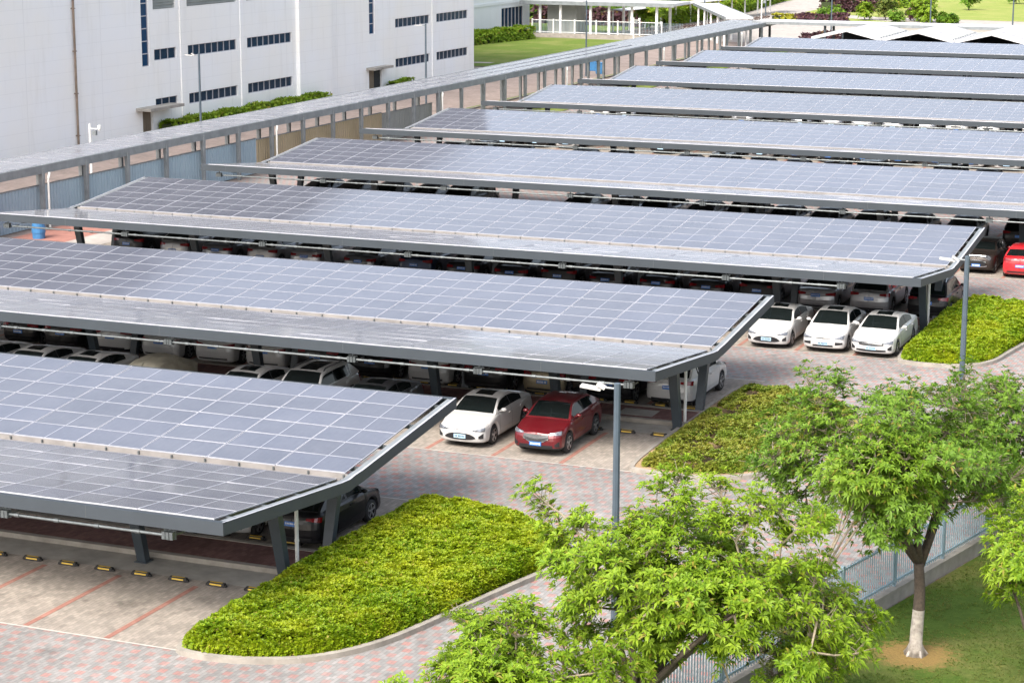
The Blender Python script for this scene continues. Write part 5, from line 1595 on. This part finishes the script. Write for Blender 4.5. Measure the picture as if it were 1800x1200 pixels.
# tall hedge and trees closing the view behind the entrance
hedge('tall_hedge', 'tall dark green hedge behind the entrance canopy', [(-96, 236), (-69, 232)], 3.5, 4.6, 'leaf_dark', 6, 4, .8)
hedge('tall_hedge', 'purple brown hedge band seen between the canopy columns', [(-86, 222), (-69, 219)], 2.0, 1.7, 'leaf_purple', 7, 6, .6)
tree('rounded_tree', 'round bright green tree between the entrance canopy columns', (-66.5, 214, 0), 1.0, (-66.5, 214, 2.4), (2.2,2.2,1.7), 4, 26, 16, .55, 'leaf_hedge', 5, .14, 'bark', 0, 61, clr=1.1, width=.5)
hedge('clipped_hedge', 'long bright green hedge along the road beside the bicycle shelter', [(-68.0, 222), (-66.0, 246), (-70.5, 292)], 1.8, 1.5, 'leaf_hedge', 8, 7, .5)
hedge('clipped_hedge', 'yellow green hedge strip behind the bicycle shelter', [(-70.6, 224), (-68.6, 247), (-73.0, 292)], 1.8, 1.9, 'leaf_yellow', 9, 6, .5)
sheet('grass_bank', [(-100, 206), (-69, 206), (-69, 330), (-100, 330)], 0.01, M['lawn_mid'])
sheet('lobby_paving', rect(-79.3, -58, 196, 206), 0.015, M['path_grey'])

# ------------------------------------------------------------------ far road, zigzag carports, lawn with shrubs
sheet('carport_floor', rect(-35, 20, 162, 179), 0.004, M['shade_painted_floor'])  # shade below the zigzag roofs is put into this floor's colour
sheet('far_road', [(-66,196),(-38,196),(-38,236),(-46,256),(-58,274),(-62,420),(-76,420),(-71,296),(-66,262)], -0.010, M['path_grey'])
sheet('far_path', [(-52,240.5),(-34,240),(0,238),(60,238),(60,247),(-10,250),(-36,254),(-52,250)], -0.008, M['path_grey'])
sheet('far_lawn', [(-58,262),(-46,255),(-30,252),(-8,249.5),(60,246),(160,246),(160,600),(-80,600),(-62,420),(-58,300)], 0.006, M['lawn_far'])
sheet('shrub_strip_grass', [(-57,236),(-41,236),(-34,239),(-12,238),(-12,240),(-40,243.5),(-50,251),(-57,252)], 0.004, M['lawn_far'])
PER = 7.55; XV0 = -31.4
zy0, zy1 = 163.9, 178.2
for q in range(-1, 7):
    xv = XV0 + PER*q; xm = xv + PER/2
    if q == -1: continue
    root = thing('zigzag_carport', f'white ridged carport roof at the far end, {ORD[q+1]} ridge from the left', 'carport', (xm, (zy0+zy1)/2, 0), 0, 'white zigzag carport roofs'); O = tuple(root.location)
    for sgn in (-1, 1):
        xe = xm + sgn*PER/2
        mb = MB()
        a0, a1 = (xe, 3.02), (xm, 3.92)
        mb.add([(a0[0],zy0,a0[1]),(a1[0],zy0,a1[1]),(a1[0],zy1,a1[1]),(a0[0],zy1,a0[1]),(a0[0],zy0,a0[1]-.1),(a1[0],zy0,a1[1]-.1),(a1[0],zy1,a1[1]-.1),(a0[0],zy1,a0[1]-.1)],
               [(0,1,2,3) if sgn < 0 else (3,2,1,0), (4,7,6,5), (0,4,5,1), (2,6,7,3)])
        mb.build('roof_slope', M['seamed_roof'], root, O)
        mb = MB(); mb.beam((xe-sgn*.06, zy0-.09, 2.98), (xm, zy0-.09, 3.88), .12, .30); mb.build('gable_fascia', M['white_roof'], root, O)
        mb = MB()
        for c_ in range(10):
            yy = zy0+.8+c_*1.35
            mb.box(xe-sgn*.42-.13, xe-sgn*.42+.13, yy-.4, yy+.4, 3.115, 3.20)
        mb.build('vent_strip', M['louvre'], root, O)
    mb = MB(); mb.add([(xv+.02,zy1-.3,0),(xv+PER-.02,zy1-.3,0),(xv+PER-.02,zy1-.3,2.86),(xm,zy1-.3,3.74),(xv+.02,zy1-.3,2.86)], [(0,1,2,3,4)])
    mb.build('painted_shade_sheet', M['dark_opening'], root, O)  # added dark sheet, painted as the shade below the open roof
    for yy in (zy0+.6, zy1-.6):
        mb = MB(); mb.box(xv+.05-.1, xv+.05+.1, yy-.1, yy+.1, 0, 2.95); mb.build('column', M['steel'], root, O)
fr = thing('rear_walkway_roof', 'flat white walkway roof running right behind the zigzag carports', 'walkway', (-15, 181.6, 0)); O = tuple(fr.location)
mb = MB(); mb.box(-42.3, 24, 179.4, 184.2, 3.42, 3.60); mb.build('roof_slab', M['white_roof'], fr, O)
mb = MB(); mb.box(-42.3, 24, 179.27, 179.39, 3.30, 3.62); mb.build('edge_beam', M['galv_grey'], fr, O)
x = -41.5
while x < 23:
    for yy in (179.8, 183.8):
        mb = MB(); mb.box(x-.12, x+.12, yy-.12, yy+.12, 0, 3.41); mb.build('post', M['steel'], fr, O)
    x += 7.55
hedge('clipped_hedge', 'purple hedge below the corner of the walkway roofs', [(-38.8, 188.2), (-24, 188.2)], 1.8, 1.6, 'leaf_purple', 10, 8, .45)
# motorcycles and boxes in the shade are not built; the dark sheets and floor paint that shade
hedge('clipped_hedge', 'purple hedge lying beside the road bend in front of the round shrubs', [(-52.5, 236.5), (-45.5, 238.5)], 3.5, .9, 'leaf_purple', 12, 8, .45)
hedge('clipped_hedge', 'dry yellow grass hump beside the purple hedge at the road bend', [(-57.0, 240.5), (-50.5, 243.0)], 2.6, .6, 'leaf_yellow', 13, 8, .45)
hedge('clipped_hedge', 'dark purple clipped hedge on the far lawn behind the left lamp post', [(-54.8, 262.5), (-48.5, 270.5)], 2.8, 1.7, 'leaf_purple', 14, 7, .5)
hedge('clipped_hedge', 'bright green clipped hedge on the far lawn behind the dark purple one', [(-56.0, 270.5), (-43.5, 284.5)], 3.0, 1.4, 'leaf_hedge', 15, 6, .5)
SH = [(-48.3,243.5,1.5,1.6,'leaf_dark','rounded dark shrub on a short stem, beside the left far lamp post'), (-49.5,239.5,1.3,.9,'leaf_dark','low dark green mound shrub beside the purple hedge'),
      (-44.9,246.0,1.35,2.1,'leaf_hedge','round green shrub tree, second right of the left far lamp post'), (-42.3,247.5,1.5,2.9,'leaf_fine','taller olive shrub tree with a reddish foot'),
      (-40.1,244.3,1.1,1.3,'leaf_dark','small ball shaped green shrub in front of the lawn path'), (-36.9,245.5,1.7,2.9,'leaf_hedge','tall round bright green shrub left of the middle far lamp post'),
      (-35.6,244.3,1.6,2.1,'leaf_hedge','wide round bright green shrub beside the middle far lamp post'), (-38.8,248.0,.6,1.4,'leaf_purple','thin reddish young shrub between the ball shrub and the tall shrub'),
      (-33.2,243.6,.9,1.1,'leaf_dark','low green shrub just right of the middle far lamp post'), (-31.8,242.6,1.0,.8,'leaf_dark','lowest green shrub at the right end of the shrub line'),
      (-36.0,277.5,1.6,2.6,'leaf_dark','lone round dark green tree standing on the far lawn'), (-32.3,299.0,1.5,2.4,'leaf_dark','lone dark tree higher up the far lawn at the top edge'),
      (-52.0,284.0,1.2,1.8,'leaf_dark','dark round shrub against the bright hedge on the far lawn')]
for i, (x, y, r_, h_, mt, lb) in enumerate(SH):
    tree('round_shrub', lb, (x, y, 0), max(.25, h_-r_*1.25), (x, y, max(h_-r_*.55, r_*.55)), (r_*.85, r_*.85, r_*.72), 3, 16, 16, .42, mt, 5, .08, 'bark', 0, 80+i, clr=r_*.6, width=.55, cat='shrub', twig=False)

# small street furniture
def cctv(x, y, h, label):
    root = thing('camera_mast', label, 'camera mast', (x, y, 0), 0, 'white camera masts')
    mb = MB(); mb.tube([(0,0,0),(0,0,h)], [.09,.07], 8); mb.build('pole', M['white'], root)
    mb = MB(); mb.beam((0,0,h-.3), (.75,.0,h-.3), .06, .06); mb.build('arm', M['white'], root)
    mb = MB(); mb.tube([(.72,0,h-.30),(.72,0,h-.06)], .13, 10); mb.tube([(.72,0,h-.42),(.72,0,h-.30)], [.06,.12], 10); mb.build('camera', M['white'], root)
    mb = MB(); mb.box(.22,.50,-.1,.1,h-.72,h-.42); mb.build('control_box', M['galv_grey'], root)
cctv(-51.4, 58.6, 3.55, 'white camera mast in front of the factory wall behind the walkway roof')
cctv(-59.3, 187.0, 3.2, 'white camera mast at the right end of the small lawn')
cctv(-56.3, 207.0, 3.2, 'white camera mast beside the bicycle row under the link canopy')
cctv(-43.3, 186.5, 6.0, 'white camera mast at the corner of the walkway roofs')
def bin_(x, y, label):
    root = thing('waste_bin', label, 'bin', (x, y, 0), 0, 'blue bins behind the walkway posts')
    mb = MB(); mb.add([(-.33,-.3,0),(.33,-.3,0),(.33,.3,0),(-.33,.3,0),(-.40,-.37,1.05),(.40,-.37,1.05),(.40,.37,1.05),(-.40,.37,1.05)], [(0,3,2,1),(4,5,6,7),(0,1,5,4),(1,2,6,5),(2,3,7,6),(3,0,4,7)]); mb.build('tub', M['bin_blue'], root)
    mb = MB(); mb.box(-.43,.43,-.40,.40,1.052,1.14); mb.build('lid', M['bin_blue'], root)
bin_(-48.7, 146.4, 'blue wheeled bin seen between the walkway posts, nearer one')
bin_(-50.6, 149.6, 'pale blue bin seen between the walkway posts, farther one')
root = thing('blue_barrel', 'bright blue barrel on the red paving at the left edge', 'barrel', (-40.6, 37.2, 0))
mb = MB(); mb.tube([(0,0,0),(0,0,.3),(0,0,.32),(0,0,.62),(0,0,.64),(0,0,1.0)], [.33,.35,.37,.37,.35,.33], 16); mb.build('drum', M['bin_blue'], root, None, False)
mb = MB(); mb.tube([(0,0,1.001),(0,0,1.05)], [.34,.32], 16); mb.build('lid', M['bin_blue'], root)

# loose grass tufts over the visible part of the near lawn
r = np.random.default_rng(77)
n_ = 60000
t_ = -10+32*r.random(n_); o_ = .35+13.0*r.random(n_)
nx_, ny_ = fdir.y, -fdir.x
gxs = f0.x+fdir.x*t_+nx_*o_; gys = f0.y+fdir.y*t_+ny_*o_
keep = (vnoise(gxs*.9+7, gys*.9, 5)*.6+vnoise(gxs*3, gys*3, 6)*.4 > .30) & (np.hypot(gxs-16.18, gys+7.75) > .75+.3*r.random(n_))
gxs, gys = gxs[keep], gys[keep]
P = np.stack([gxs, gys, np.full(len(gxs), .02)], 1)
V, T = leaf_cloud(P, np.stack([(r.random(len(gxs))-.5)*.6, (r.random(len(gxs))-.5)*.6, np.ones(len(gxs))], 1), .055, 5, r, .75, .22, .25)
M['grass_blade'] = leaf_mat('grass_blades', (0.085,0.145,0.018), (0.15,0.215,0.032), (0.28,0.25,0.09), 0.35, 0.5)
tag(np_mesh('lawn_grass', V, T, M['grass_blade']), 'short mown grass of the lawn around the lime washed tree', 'grass', None, 'stuff')
